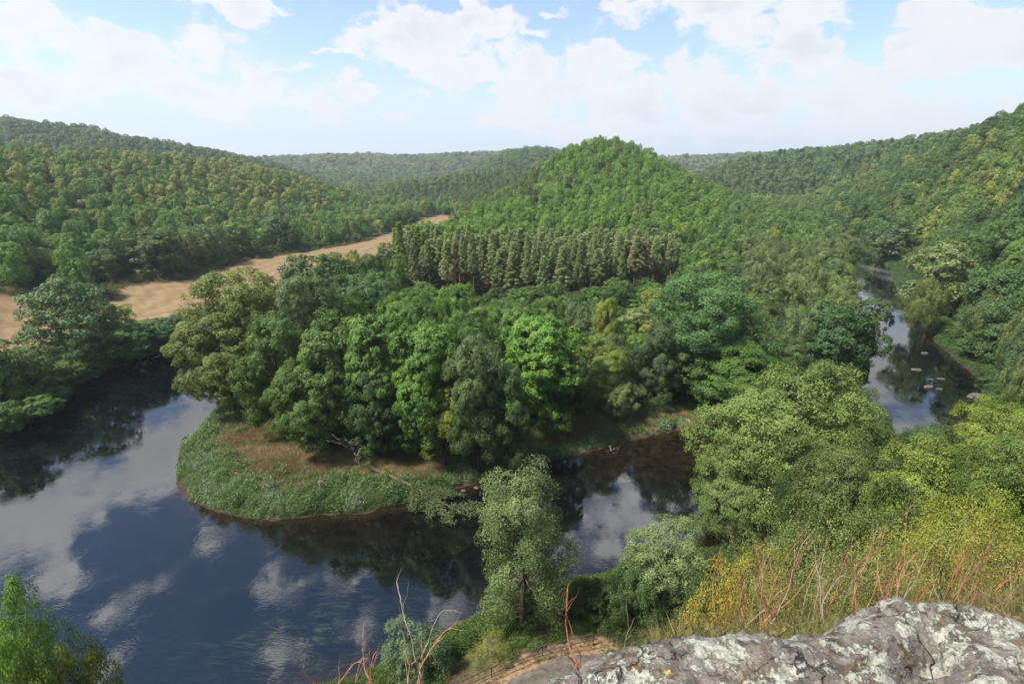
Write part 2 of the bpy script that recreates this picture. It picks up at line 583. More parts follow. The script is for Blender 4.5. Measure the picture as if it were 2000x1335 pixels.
def noise_mat(name, stops, scale=2.0, detail=6, rough=0.9, stretch=(1, 1, 1), bump=0.3, spec=0.2, coord='Object', rnoise=0.6):
    m, nt, N, L = new_mat(name)
    tc = N('ShaderNodeTexCoord')
    mp = N('ShaderNodeMapping'); mp.inputs['Scale'].default_value = stretch
    L(tc.outputs[coord], mp.inputs[0])
    n = N('ShaderNodeTexNoise'); n.inputs['Scale'].default_value = scale; n.inputs['Detail'].default_value = detail; n.inputs['Roughness'].default_value = rnoise
    L(mp.outputs[0], n.inputs['Vector'])
    cr = N('ShaderNodeValToRGB')
    els = cr.color_ramp.elements
    while len(els) < len(stops):
        els.new(0.5)
    for e, (p, c) in zip(els, stops):
        e.position = p; e.color = (*c, 1)
    L(n.outputs['Fac'], cr.inputs[0])
    p = N('ShaderNodeBsdfPrincipled'); L(cr.outputs[0], p.inputs['Base Color'])
    p.inputs['Roughness'].default_value = rough; p.inputs['Specular IOR Level'].default_value = spec
    b = N('ShaderNodeBump'); b.inputs['Strength'].default_value = bump; b.inputs['Distance'].default_value = 0.05
    L(n.outputs['Fac'], b.inputs['Height']); L(b.outputs[0], p.inputs['Normal'])
    o = N('ShaderNodeOutputMaterial'); L(p.outputs[0], o.inputs['Surface'])
    return m


MAT = {}
MAT['leaf'] = leaf_mat('leaf')
MAT['needle'] = leaf_mat('needle', trans=0.12, var=0.45, rough=0.6)
MAT['grass'] = leaf_mat('grass_blade', trans=0.25, var=0.35, spec=0.15)
MAT['bark'] = noise_mat('bark', [(0.3, (0.035, 0.028, 0.02)), (0.7, (0.13, 0.105, 0.08))], 6, stretch=(1, 1, 0.25))
MAT['pine_bark'] = noise_mat('pine_bark', [(0.3, (0.12, 0.055, 0.03)), (0.7, (0.33, 0.16, 0.09))], 5, stretch=(1, 1, 0.3))
MAT['dead_wood'] = noise_mat('dead_wood', [(0.3, (0.14, 0.115, 0.09)), (0.7, (0.38, 0.34, 0.28))], 7, stretch=(1, 1, 0.3))
MAT['log_wood'] = noise_mat('log_wood', [(0.35, (0.05, 0.045, 0.022)), (0.7, (0.17, 0.125, 0.08))], 7)
MAT['metal'] = noise_mat('dark_metal', [(0.3, (0.03, 0.028, 0.025)), (0.7, (0.08, 0.07, 0.06))], 8, rough=0.6)
MAT['river_rock'] = noise_mat('river_rock', [(0.35, (0.035, 0.03, 0.025)), (0.65, (0.14, 0.128, 0.11))], 2.5)
MAT['sand_rock'] = noise_mat('path_gravel', [(0.35, (0.07, 0.058, 0.045)), (0.65, (0.15, 0.128, 0.105))], 1.5, detail=10)


def stem_mat():
    m, nt, N, L = new_mat('dry_stem')
    at = N('ShaderNodeAttribute'); at.attribute_type = 'INSTANCER'; at.attribute_name = 'tint'
    tc = N('ShaderNodeTexCoord')
    n = N('ShaderNodeTexNoise'); n.inputs['Scale'].default_value = 9; n.inputs['Detail'].default_value = 5; L(tc.outputs['Object'], n.inputs['Vector'])
    mr = N('ShaderNodeMapRange'); L(n.outputs['Fac'], mr.inputs[0]); mr.inputs[1].default_value = 0.3; mr.inputs[2].default_value = 0.7; mr.inputs[3].default_value = 0.55; mr.inputs[4].default_value = 1.3
    v = N('ShaderNodeVectorMath'); v.operation = 'SCALE'; L(at.outputs['Color'], v.inputs[0]); L(mr.outputs[0], v.inputs[3])
    p = N('ShaderNodeBsdfPrincipled'); L(v.outputs[0], p.inputs['Base Color']); p.inputs['Roughness'].default_value = 0.7
    o = N('ShaderNodeOutputMaterial'); L(p.outputs[0], o.inputs['Surface'])
    return m


MAT['stem'] = stem_mat()


def ground_mat():
    m, nt, N, L = new_mat('forest_floor')
    tc = N('ShaderNodeTexCoord')
    a = N('ShaderNodeTexNoise'); a.inputs['Scale'].default_value = 0.35; a.inputs['Detail'].default_value = 9; a.inputs['Roughness'].default_value = 0.65; L(tc.outputs['Object'], a.inputs['Vector'])
    b = N('ShaderNodeTexNoise'); b.inputs['Scale'].default_value = 4.0; b.inputs['Detail'].default_value = 8; b.inputs['Roughness'].default_value = 0.7; L(tc.outputs['Object'], b.inputs['Vector'])
    dry = N('ShaderNodeAttribute'); dry.attribute_name = 'dry'
    wet = N('ShaderNodeAttribute'); wet.attribute_name = 'wet'

    def ramp(sock, stops):
        cr = N('ShaderNodeValToRGB'); els = cr.color_ramp.elements
        while len(els) < len(stops): els.new(0.5)
        for e, (p, c) in zip(els, stops):
            e.position = p; e.color = (*c, 1)
        L(sock, cr.inputs[0]); return cr.outputs[0]

    def mix(f, c1, c2):
        n = N('ShaderNodeMix'); n.data_type = 'RGBA'; val(nt, n, 0, f); val(nt, n, 6, c1); val(nt, n, 7, c2); return n.outputs[2]
    soil = ramp(b.outputs['Fac'], [(0.3, (0.035, 0.028, 0.018)), (0.7, (0.09, 0.07, 0.045))])
    green = ramp(b.outputs['Fac'], [(0.3, (0.03, 0.05, 0.014)), (0.7, (0.08, 0.12, 0.035))])
    f = N('ShaderNodeMapRange'); L(a.outputs['Fac'], f.inputs[0]); f.inputs[1].default_value = 0.42; f.inputs[2].default_value = 0.58
    c = mix(f.outputs[0], soil, green)
    straw = ramp(b.outputs['Fac'], [(0.25, (0.19, 0.12, 0.07)), (0.55, (0.30, 0.20, 0.12)), (0.8, (0.38, 0.28, 0.17))])
    fd = N('ShaderNodeMath'); fd.operation = 'MULTIPLY_ADD'; L(a.outputs['Fac'], fd.inputs[0]); fd.inputs[1].default_value = 1.2; fd.inputs[2].default_value = -0.6
    fe = N('ShaderNodeMath'); fe.operation = 'ADD'; fe.use_clamp = True; L(dry.outputs['Fac'], fe.inputs[0]); L(fd.outputs[0], fe.inputs[1])
    fm = N('ShaderNodeMath'); fm.operation = 'MULTIPLY'; L(fe.outputs[0], fm.inputs[0]); L(dry.outputs['Fac'], fm.inputs[1])
    c = mix(fm.outputs[0], c, straw)
    mud = ramp(b.outputs['Fac'], [(0.3, (0.022, 0.016, 0.010)), (0.7, (0.06, 0.045, 0.03))])
    c = mix(wet.outputs['Fac'], c, mud)
    p = N('ShaderNodeBsdfPrincipled'); L(c, p.inputs['Base Color']); p.inputs['Roughness'].default_value = 0.95; p.inputs['Specular IOR Level'].default_value = 0.15
    bm = N('ShaderNodeBump'); bm.inputs['Strength'].default_value = 0.6; bm.inputs['Distance'].default_value = 0.1; L(b.outputs['Fac'], bm.inputs['Height']); L(bm.outputs[0], p.inputs['Normal'])
    o = N('ShaderNodeOutputMaterial'); L(p.outputs[0], o.inputs['Surface'])
    return m


def field_mat():
    m, nt, N, L = new_mat('mown_hay')
    tc = N('ShaderNodeTexCoord')

    def noise(s, d=6, r=0.6, st=(1, 1, 1), rot=0):
        mp = N('ShaderNodeMapping'); mp.inputs['Scale'].default_value = st; mp.inputs['Rotation'].default_value = (0, 0, rot)
        L(tc.outputs['Object'], mp.inputs[0])
        n = N('ShaderNodeTexNoise'); n.inputs['Scale'].default_value = s; n.inputs['Detail'].default_value = d; n.inputs['Roughness'].default_value = r
        L(mp.outputs[0], n.inputs['Vector']); return n.outputs['Fac']
    big = noise(0.025, 4); mid = noise(0.6, 8, 0.7)
    # mowing swaths follow the length of the meadow
    w = N('ShaderNodeTexWave'); w.wave_type = 'BANDS'; w.bands_direction = 'X'
    mp = N('ShaderNodeMapping'); mp.inputs['Rotation'].default_value = (0, 0, radians(-38)); L(tc.outputs['Object'], mp.inputs[0])
    L(mp.outputs[0], w.inputs['Vector'])
    w.inputs['Scale'].default_value = 0.085; w.inputs['Distortion'].default_value = 9; w.inputs['Detail'].default_value = 3; w.inputs['Detail Scale'].default_value = 0.25

    def ramp(sock, stops):
        cr = N('ShaderNodeValToRGB'); els = cr.color_ramp.elements
        while len(els) < len(stops): els.new(0.5)
        for e, (p, c) in zip(els, stops):
            e.position = p; e.color = (*c, 1)
        L(sock, cr.inputs[0]); return cr.outputs[0]

    def mix(f, c1, c2, t='MIX'):
        n = N('ShaderNodeMix'); n.data_type = 'RGBA'; n.blend_type = t; val(nt, n, 0, f); val(nt, n, 6, c1); val(nt, n, 7, c2); return n.outputs[2]
    c = ramp(mid, [(0.3, (0.165, 0.105, 0.058)), (0.7, (0.24, 0.165, 0.095))])
    g = ramp(mid, [(0.3, (0.135, 0.11, 0.048)), (0.7, (0.20, 0.165, 0.075))])
    fr = N('ShaderNodeMapRange'); L(big, fr.inputs[0]); fr.inputs[1].default_value = 0.45; fr.inputs[2].default_value = 0.62; fr.inputs[4].default_value = 0.75
    c = mix(fr.outputs[0], c, g)
    wr = ramp(w.outputs['Fac'], [(0.35, (0.95, 0.95, 0.95)), (0.75, (1.02, 1.02, 1.01))])
    c = mix(1.0, c, wr, 'MULTIPLY')
    fd = N('ShaderNodeAttribute'); fd.attribute_name = 'fd'
    jig = N('ShaderNodeMath'); jig.operation = 'MULTIPLY_ADD'; L(mid, jig.inputs[0]); jig.inputs[1].default_value = 2.5; L(fd.outputs['Fac'], jig.inputs[2])
    sn = N('ShaderNodeMath'); sn.operation = 'MULTIPLY'; L(jig.outputs[0], sn.inputs[0]); sn.inputs[1].default_value = 0.85
    si = N('ShaderNodeMath'); si.operation = 'SINE'; L(sn.outputs[0], si.inputs[0])
    sw = N('ShaderNodeMapRange'); L(si.outputs[0], sw.inputs[0]); sw.inputs[1].default_value = -1; sw.inputs[2].default_value = 1; sw.inputs[3].default_value = 0.86; sw.inputs[4].default_value = 1.06
    vs = N('ShaderNodeVectorMath'); vs.operation = 'SCALE'; L(c, vs.inputs[0]); L(sw.outputs[0], vs.inputs[3]); c = vs.outputs[0]
    p = N('ShaderNodeBsdfPrincipled'); L(c, p.inputs['Base Color']); p.inputs['Roughness'].default_value = 0.95; p.inputs['Specular IOR Level'].default_value = 0.1
    bm = N('ShaderNodeBump'); bm.inputs['Strength'].default_value = 0.5; bm.inputs['Distance'].default_value = 0.2; L(mid, bm.inputs['Height']); L(bm.outputs[0], p.inputs['Normal'])
    o = N('ShaderNodeOutputMaterial'); L(p.outputs[0], o.inputs['Surface'])
    return m


def water_mat():
    m, nt, N, L = new_mat('river_water')
    tc = N('ShaderNodeTexCoord')

    def noise(s, d=4, r=0.55, st=(1, 1, 1), rot=0.0, dist=0.0):
        mp = N('ShaderNodeMapping'); mp.inputs['Scale'].default_value = st; mp.inputs['Rotation'].default_value = (0, 0, rot)
        L(tc.outputs['Object'], mp.inputs[0])
        n = N('ShaderNodeTexNoise'); n.inputs['Scale'].default_value = s; n.inputs['Detail'].default_value = d; n.inputs['Roughness'].default_value = r; n.inputs['Distortion'].default_value = dist
        L(mp.outputs[0], n.inputs['Vector']); return n.outputs['Fac']

    def mr(v, a, b, c=0.0, d=1.0):
        n = N('ShaderNodeMapRange'); n.interpolation_type = 'SMOOTHSTEP'; val(nt, n, 0, v); n.inputs[1].default_value = a; n.inputs[2].default_value = b; n.inputs[3].default_value = c; n.inputs[4].default_value = d; return n.outputs[0]

    def mm(op, a, b):
        n = N('ShaderNodeMath'); n.operation = op; val(nt, n, 0, a); val(nt, n, 1, b); return n.outputs[0]

    def mix(f, c1, c2):
        n = N('ShaderNodeMix'); n.data_type = 'RGBA'; val(nt, n, 0, f); val(nt, n, 6, c1); val(nt, n, 7, c2); return n.outputs[2]
    sh = N('ShaderNodeAttribute'); sh.attribute_name = 'shallow'
    wd = N('ShaderNodeAttribute'); wd.attribute_name = 'weed'
    rp = N('ShaderNodeAttribute'); rp.attribute_name = 'rapid'
    bed = noise(0.9, 8, 0.7)
    deep = (0.002, 0.003, 0.0035, 1)
    brown = mix(mr(bed, 0.35, 0.65), (0.005, 0.003, 0.0015, 1), (0.022, 0.014, 0.0065, 1))
    c = mix(sh.outputs['Fac'], deep, brown)
    # weed beds combed by the current
    wn = noise(0.55, 7, 0.65, (0.8, 3.0, 1), radians(-28), 1.5)
    wbig = noise(0.14, 3)
    wmask = mm('MULTIPLY', mm('MULTIPLY', mr(wn, 0.44, 0.74, 0, .45), mr(wbig, 0.36, 0.6)), wd.outputs['Fac'])
    c = mix(wmask, c, (0.075, 0.095, 0.04, 1))
    # foam and broken water
    fn = noise(1.6, 6, 0.7, (0.8, 2.5, 1), radians(30))
    foam = mm('MULTIPLY', mr(fn, 0.5, 0.62), rp.outputs['Fac'])
    c = mix(foam, c, (0.55, 0.57, 0.58, 1))
    r1 = noise(2.3, 3, 0.5, (1, 2.2, 1), radians(35))
    r2 = noise(0.30, 3, 0.5)
    h = mm('MULTIPLY', r1, mr(r2, 0.42, 0.66, 0.15, 1.0))
    h = mm('MULTIPLY', h, mm('ADD', mm('MULTIPLY', rp.outputs['Fac'], 4.0), 1.0))
    bm = N('ShaderNodeBump'); bm.inputs['Strength'].default_value = 0.55; bm.inputs['Distance'].default_value = 0.012; L(h, bm.inputs['Height'])
    p = N('ShaderNodeBsdfPrincipled'); L(c, p.inputs['Base Color'])
    p.inputs['Roughness'].default_value = 0.015
    p.inputs['IOR'].default_value = 1.95
    L(bm.outputs[0], p.inputs['Normal'])
    o = N('ShaderNodeOutputMaterial'); L(p.outputs[0], o.inputs['Surface'])
    return m


def outcrop_mat():
    m, nt, N, L = new_mat('lichen_rock')
    tc = N('ShaderNodeTexCoord')

    def noise(s, d=8, r=0.6, dist=0.0, off=0.0):
        mp = N('ShaderNodeMapping'); mp.inputs['Location'].default_value = (off, off * 0.7, 0)
        L(tc.outputs['Object'], mp.inputs[0])
        n = N('ShaderNodeTexNoise'); n.inputs['Scale'].default_value = s; n.inputs['Detail'].default_value = d; n.inputs['Roughness'].default_value = r; n.inputs['Distortion'].default_value = dist
        L(mp.outputs[0], n.inputs['Vector']); return n.outputs['Fac']

    def mr(v, a, b, c=0.0, d=1.0):
        n = N('ShaderNodeMapRange'); n.interpolation_type = 'SMOOTHSTEP'; val(nt, n, 0, v); n.inputs[1].default_value = a; n.inputs[2].default_value = b; n.inputs[3].default_value = c; n.inputs[4].default_value = d; return n.outputs[0]

    def mm(op, a, b):
        n = N('ShaderNodeMath'); n.operation = op; val(nt, n, 0, a); val(nt, n, 1, b); return n.outputs[0]

    def mix(f, c1, c2):
        n = N('ShaderNodeMix'); n.data_type = 'RGBA'; val(nt, n, 0, f); val(nt, n, 6, c1); val(nt, n, 7, c2); return n.outputs[2]
    base = mix(mr(noise(9, 12, 0.75), 0.34, 0.66), (0.075, 0.062, 0.052, 1), (0.30, 0.26, 0.225, 1))
    moss = mm('MULTIPLY', mr(noise(6, 10, 0.74, 0.2, 4), 0.5, 0.58), mr(noise(40, 4, 0.6), 0.35, 0.6))
    c = mix(moss, base, mix(mr(noise(14, 4, 0.6), 0.4, 0.6), (0.055, 0.035, 0.02, 1), (0.13, 0.085, 0.04, 1)))
    # crusts of pale lichen with ragged edges
    ed = noise(55, 6, 0.75, 0.6, 2)
    big = noise(11, 9, 0.72, 0.15, 11)
    lich = mr(mm('ADD', big, mm('MULTIPLY', ed, 0.45)), 0.715, 0.76)
    lcol = mix(mr(noise(60, 5, 0.7), 0.35, 0.65), (0.25, 0.245, 0.20, 1), (0.44, 0.44, 0.365, 1))
    c = mix(lich, c, lcol)
    yel = mr(mm('ADD', noise(13, 6, 0.7, 0.2, 23), mm('MULTIPLY', ed, 0.3)), 0.79, 0.83)
    c = mix(yel, c, (0.42, 0.38, 0.13, 1))
    dk = mr(noise(16, 8, 0.75, 0.2, 31), 0.56, 0.64)
    c = mix(mm('MULTIPLY', dk, 0.75), c, (0.035, 0.03, 0.028, 1))
    # cracks
    vo = N('ShaderNodeTexVoronoi'); vo.feature = 'DISTANCE_TO_EDGE'; vo.inputs['Scale'].default_value = 2.6
    wn_ = N('ShaderNodeTexNoise'); wn_.inputs['Scale'].default_value = 4.0; wn_.inputs['Detail'].default_value = 6; L(tc.outputs['Object'], wn_.inputs['Vector'])
    va = N('ShaderNodeVectorMath'); va.operation = 'MULTIPLY_ADD'; L(wn_.outputs['Color'], va.inputs[0]); va.inputs[1].default_value = (.5, .5, .5); L(tc.outputs['Object'], va.inputs[2])
    vm = N('ShaderNodeMapping'); vm.inputs['Rotation'].default_value = (0, 0, .5); vm.inputs['Scale'].default_value = (.6, 1.5, 1); L(va.outputs[0], vm.inputs[0]); L(vm.outputs[0], vo.inputs['Vector'])
    crack = mr(vo.outputs['Distance'], 0.0, 0.012, 0.8, 0.0)
    crack = mm('MULTIPLY', crack, mr(noise(3, 3, 0.5, 0, 17), 0.48, 0.6))
    c = mix(crack, c, (0.02, 0.016, 0.012, 1))
    h = mm('ADD', mm('MULTIPLY', noise(12, 10, 0.7), 1.0), mm('MULTIPLY', lich, 0.12))
    h = mm('SUBTRACT', h, mm('MULTIPLY', crack, 0.8))
    h = mm('ADD', h, mm('MULTIPLY', noise(90, 4, 0.6), 0.15))
    bm = N('ShaderNodeBump'); bm.inputs['Strength'].default_value = 1.0; bm.inputs['Distance'].default_value = 0.035; L(h, bm.inputs['Height'])
    p = N('ShaderNodeBsdfPrincipled'); L(c, p.inputs['Base Color']); p.inputs['Roughness'].default_value = 0.9; p.inputs['Specular IOR Level'].default_value = 0.2
    L(bm.outputs[0], p.inputs['Normal'])
    o = N('ShaderNodeOutputMaterial'); L(p.outputs[0], o.inputs['Surface'])
    return m


MAT['ground'] = ground_mat()
MAT['field'] = field_mat()
MAT['water'] = water_mat()
MAT['outcrop'] = outcrop_mat()


# ------------------------------------------------------------------ land, field, path, water
def build_land():
    a1 = np.linspace(-58, 58, 441)
    a0 = np.linspace(-180, -58, 34)[:-1]
    a2 = np.linspace(58, 180, 34)[1:]
    az = np.radians(np.concatenate([a0, a1, a2]))
    lr = np.linspace(math.log(0.8), math.log(6500), 500)
    A, R = np.meshgrid(az, np.exp(lr), indexing='ij')
    X, Y = R * np.sin(A), R * np.cos(A)
    z, sd = land(X, Y)
    na, nr = A.shape
    fx, fy = X.ravel(), Y.ravel()
    V_ = np.stack([fx, fy, z], 1)
    idx = np.arange(na * nr).reshape(na, nr)
    Q = np.stack([idx[:-1, :-1], idx[:-1, 1:], idx[1:, 1:], idx[1:, :-1]], -1).reshape(-1, 4)
    Q = Q[:, ::-1]
    cx = fx[Q].mean(1); cy_ = fy[Q].mean(1)
    w = 1.2 * fbm(cx / 4, cy_ / 4, 1.0)
    near = np.hypot(cx, cy_) < 700
    infield = np.zeros(len(Q), bool); infield[near] = sdist(FIELD, cx[near], cy_[near]) + w[near] * 0.8 < 0
    near2 = np.hypot(cx, cy_) < 90
    inpath = np.zeros(len(Q), bool); inpath[near2] = sdist(PATH, cx[near2], cy_[near2]) + 0.25 * w[near2] < 0
    infield &= sd[Q].min(1) > 4
    inpath[:] = False
    r = np.hypot(fx, fy)
    dryv = np.zeros(len(fx)); m = r < 400
    dd = sdist(DRY, fx[m], fy[m])
    dryv[m] = smooth(2.0, -1.0, dd)
    # dry turf on our own bank, round the path and on the cliff shoulder
    pd = sdist(PATH, fx[m], fy[m])
    dryv[m] = np.maximum(dryv[m], smooth(5, 0.5, pd) * 0.9 * (z[m] > 1.4))
    dryv[m] = np.maximum(dryv[m], 0.8 * smooth(14, 5, r[m]))
    wet = smooth(1.3, 0.2, sd)
    fdist = np.zeros(len(fx)); mf = r < 620
    fdist[mf] = -sdist(FIELD, fx[mf], fy[mf])

    def sub(mask, name, mat, label):
        q = Q[mask]
        used = np.unique(q)
        remap = np.zeros(len(fx), np.int64); remap[used] = np.arange(len(used))
        me = make_mesh(name, V_[used], [remap[q]], [mat], vattr={'dry': dryv[used], 'wet': wet[used], 'fd': fdist[used]}, smooth_shade=True)
        return link(name, me, kind='structure', label=label)
    sub(~infield & ~inpath, 'ground', MAT['ground'], 'forest floor, river banks and wooded hillsides of the winding valley')
    sub(infield, 'field', MAT['field'], 'pale brown mown meadow strip between the left forest and the river')
    # the track: its own finer sheet just above the ground
    b0, b1 = PATH.min(0) - 1, PATH.max(0) + 1
    xs, ys = np.meshgrid(np.arange(b0[0], b1[0], .16), np.arange(b0[1], b1[1], .16), indexing='ij')
    pz_, psd = land(xs, ys)
    pdist = sdist(PATH, xs.ravel(), ys.ravel()) + 0.5 * fbm(xs.ravel() / 1.3, ys.ravel() / 1.3, 2.0)
    pid = np.arange(xs.size).reshape(xs.shape)
    PQ = np.stack([pid[:-1, :-1], pid[1:, :-1], pid[1:, 1:], pid[:-1, 1:]], -1).reshape(-1, 4)
    PQ = PQ[(pdist[PQ].mean(1) < 0) & (psd[PQ].min(1) > .5)]
    pu = np.unique(PQ); pr = np.zeros(xs.size, np.int64); pr[pu] = np.arange(len(pu))
    PV = np.stack([xs.ravel(), ys.ravel(), pz_ + .07], 1)[pu]
    link('path', make_mesh('path', PV, [pr[PQ]], [MAT['sand_rock']], smooth_shade=True), kind='structure', label='grey dirt track on the near bank below the rock')
    # water
    wet_q = (sd[Q].min(1) < 2.5) & (np.hypot(cx, cy_) < 1000)
    q = Q[wet_q]
    used = np.unique(q)
    remap = np.zeros(len(fx), np.int64); remap[used] = np.arange(len(used))
    WV = V_[used].copy(); WV[:, 2] = 0.0
    s = sd[used]
    x, y = WV[:, 0], WV[:, 1]
    # the shallow inside of the bend, and the brown water of the right hand part of the near arm
    c1 = on_z(1330, 870); c2 = on_z(600, 1030)
    sh = smooth(-4.0, 0.3, s)
    sh = np.maximum(sh, 0.8 * np.exp(-(((x - c1[0]) / 24) ** 2 + ((y - c1[1]) / 11) ** 2)))
    sh = np.maximum(sh, 0.3 * np.exp(-(((x - c2[0]) / 28) ** 2 + ((y - c2[1]) / 5) ** 2)))
    w1 = on_z(640, 1250); w2 = on_z(1260, 1080)
    weed = np.exp(-(((x - w1[0]) / 13) ** 2 + ((y - w1[1]) / 7.5) ** 2)) * 1.1 + 0.5 * np.exp(-(((x - w2[0]) / 8) ** 2 + ((y - w2[1]) / 5) ** 2))
    rap = np.zeros(len(x))
    for px, py, rx, ry in [(1712, 526, 3.2, 12), (1650, 574, 7, 5), (1745, 545, 3, 10), (1775, 612, 6, 2.5)]:
        a, b = on_z(px, py)
        rap = np.maximum(rap, np.exp(-(((x - a) / rx) ** 2 + ((y - b) / ry) ** 2)))
    me = make_mesh('water', WV, [remap[q]], [MAT['water']], vattr={'shallow': sh, 'weed': np.clip(weed, 0, 1), 'rapid': rap}, smooth_shade=True)
    link('water', me, kind='structure', label='dark calm river mirroring clouds and trees as it bends round the peninsula')


build_land()


# ------------------------------------------------------------------ trees: prototypes
def crown_leaves(rng, Ht, R, cb, style, N, leaf, lobes=9, rl=0.5, rc=0.15, asp=0.6):
    """leaf centres, normals and tangents of a broadleaved crown, lobes > clumps > leaves; leaf = half length"""
    z0, z1 = Ht * cb, Ht
    cz_, hz = (z0 + z1) / 2, (z1 - z0) / 2
    L_ = [(np.array([0, 0, cz_ + hz * 0.45]), R * rl * 1.05)]
    ga = pi * (3 - math.sqrt(5))
    for i in range(lobes):
        t = (i + 0.5) / lobes * 1.8 - 0.98           # from low to high
        t = max(-0.97, min(0.9, t + rng.uniform(-.12, .12)))
        rr = max(0.0, 1 - t * t) ** (0.5 if t > 0 else 0.12) * (rng.uniform(0.45, 0.9) if style == 'airy' else rng.uniform(0.54, 0.78))
        a = i * ga + rng.uniform(-.5, .5)
        L_.append((np.array([R * rr * cos(a), R * rr * sin(a), cz_ + hz * t * (0.68 if t > 0 else 0.74)]), R * rl * rng.uniform(0.66, 1.12) * (1.08 if t < 0 else 1)))
    C_, RC = [], []
    for c, r in L_:
        k = int(42 * (r / (R * rl)) ** 2 * (0.15 / rc) ** 1.3)
        for _ in range(k):
            d = unit(np.array([rng.gauss(0, 1), rng.gauss(0, 1), rng.gauss(0.25, 1)]))
            p = c + d * r * np.array([1, 1, 0.85]) * rng.uniform(0.78, 1.04)
            if p[2] < z0 * 0.75:
                continue
            if any(np.linalg.norm((p - c2) / r2) < 0.8 for c2, r2 in L_ if c2 is not c):
                continue
            C_.append(p); RC.append(R * rc * (0.5 + 1.15 * rng.random() ** 1.6))
    C_, RC = np.array(C_), np.array(RC)
    axis = np.array([0, 0, cz_])
    rs = np.random.RandomState(rng.randrange(1 << 30))
    w = RC ** 2 / (RC ** 2).sum()
    pick = rs.choice(len(C_), N, p=w)
    out = unit((C_ - axis) * np.array([1, 1, R / hz]))[pick]
    d = unit(rs.normal(size=(N, 3)) + out * 0.75 + np.array([0, 0, 0.35]))
    rad = RC[pick] * (0.35 + 0.72 * rs.rand(N) ** 0.5)
    sq = {'round': (1, 1, .75), 'maple': (1.1, 1.1, .65), 'beech': (1.25, 1.25, .55), 'willow': (0.8, 0.8, 1.5), 'airy': (1.1, 1.1, .8), 'shrub': (1, 1, .9)}[style]
    P = C_[pick] + d * rad[:, None] * np.array(sq)
    if style == 'beech':                               # sprays that droop outwards
        P[:, 2] -= 0.18 * np.linalg.norm((P - C_[pick])[:, :2], axis=1) * 1.5
    nb = {'round': 0.42, 'maple': 0.38, 'beech': 0.4, 'willow': 0.4, 'airy': 0.5, 'shrub': 0.6}[style]
    up = {'round': 0.3, 'maple': 0.5, 'beech': 0.7, 'willow': 0.1, 'airy': 0.2, 'shrub': 0.3}[style]
    nr = unit(d * 0.8 + out * 0.5 + np.array([0, 0, up]) + nb * rs.normal(size=(N, 3)))
    tg = rs.normal(size=(N, 3))
    if style == 'willow':
        tg = tg * 0.5 + np.array([0, 0, -1.6])
    if style == 'beech':
        tg = tg * 0.6 + out * 1.0 + np.array([0, 0, -0.3])
    tg = unit(tg - (tg * nr).sum(1, keepdims=True) * nr)
    sz = leaf * rs.uniform(0.65, 1.25, N)
    wd = {'willow': 0.3, 'maple': 0.7, 'beech': 0.5}.get(style, 0.58)
    # brightness of a leaf: one value per clump plus its own
    cv = rs.rand(len(C_))
    lv = np.clip(0.55 * cv[pick] + 0.45 * rs.rand(N), 0, 1)
    return P, nr, tg, sz, sz * wd, lv, C_, L_


def trunk_paths(rng, Ht, R, cb, targets, r0=None, lean=0.0, nlimb=10, stems=1):
    r0 = r0 or Ht * 0.017
    paths = []
    for s in range(stems):
        a = rng.uniform(0, 2 * pi)
        sp = 0 if stems == 1 else R * 0.35
        top = np.array([cos(a) * sp, sin(a) * sp, Ht * 0.85])
        b = np.array([cos(a), sin(a), 0]) * (0 if stems == 1 else r0 * 2)
        pts = [b + (top - b) * t + np.array([rng.uniform(-.25, .25), rng.uniform(-.25, .25), 0]) * (0 if t in (0,) else Ht * 0.035) for t in (0, .12, .3, .5, .7, .88, 1)]
        pts[0] = pts[0] - np.array([0, 0, 0.8])
        rad = [r0 * q / math.sqrt(stems) for q in (1.35, 1, .85, .66, .42, .2, .07)]
        paths.append((pts, rad))
        for _ in range(nlimb // stems):
            t = targets[rng.randrange(len(targets))]
            f = rng.uniform(0.25, 0.75)
            k = f * 6; i = int(k)
            st = pts[i] + (pts[min(i + 1, 6)] - pts[i]) * (k - i)
            if t[2] < st[2]:
                st = pts[2]
            mid = (st + t) / 2 + np.array([0, 0, -0.06 * np.linalg.norm(t - st)])
            rb = r0 * (0.45 - 0.35 * f)
            paths.append(([st, (st * 3 + t) / 4 + np.array([0, 0, 0.1]), mid, t], [rb, rb * .8, rb * .55, rb * .12]))
    return paths


def broad_tree(seed, Ht=20, R=7, cb=0.0, style='round', N=20000, leaf=0.22, lobes=9, rl=0.5, rc=0.15, nlimb=12, stems=1, lone=False, sides=6):
    rng = random.Random(seed)
    P, nr, tg, la, lb, lv, C_, L_ = crown_leaves(rng, Ht, R, cb, style, N, leaf, lobes, rl, rc)
    v, q = leaf_quads(P, nr, tg, la, lb) if style == 'shrub' else leaf_tris(P, nr, tg, la, lb)
    crown = make_mesh('crown_mesh', v, [q], [MAT['leaf']], fattr={'lv': lv})
    tp = trunk_paths(rng, Ht, R, cb, [c for c in C_], nlimb=nlimb, stems=stems)
    tv, tq = tubes(tp, sides)
    trunk = make_mesh('trunk_mesh', tv, [tq], [MAT['bark']], smooth_shade=True)
    joined = None
    if lone:
        joined = make_mesh('tree_mesh', np.concatenate([v, tv]), [q, tq + len(v)], [MAT['leaf'], MAT['bark']],
                           midx=np.concatenate([np.zeros(len(q)), np.ones(len(tq))]), fattr={'lv': np.concatenate([lv, np.zeros(len(tq))])})
    Hm = float(np.percentile(P[:, 2], 99.6)); Rm = float(np.percentile(np.hypot(P[:, 0], P[:, 1]), 97))
    return dict(crown=crown, trunk=trunk, joined=joined, H=Hm, R=Rm)


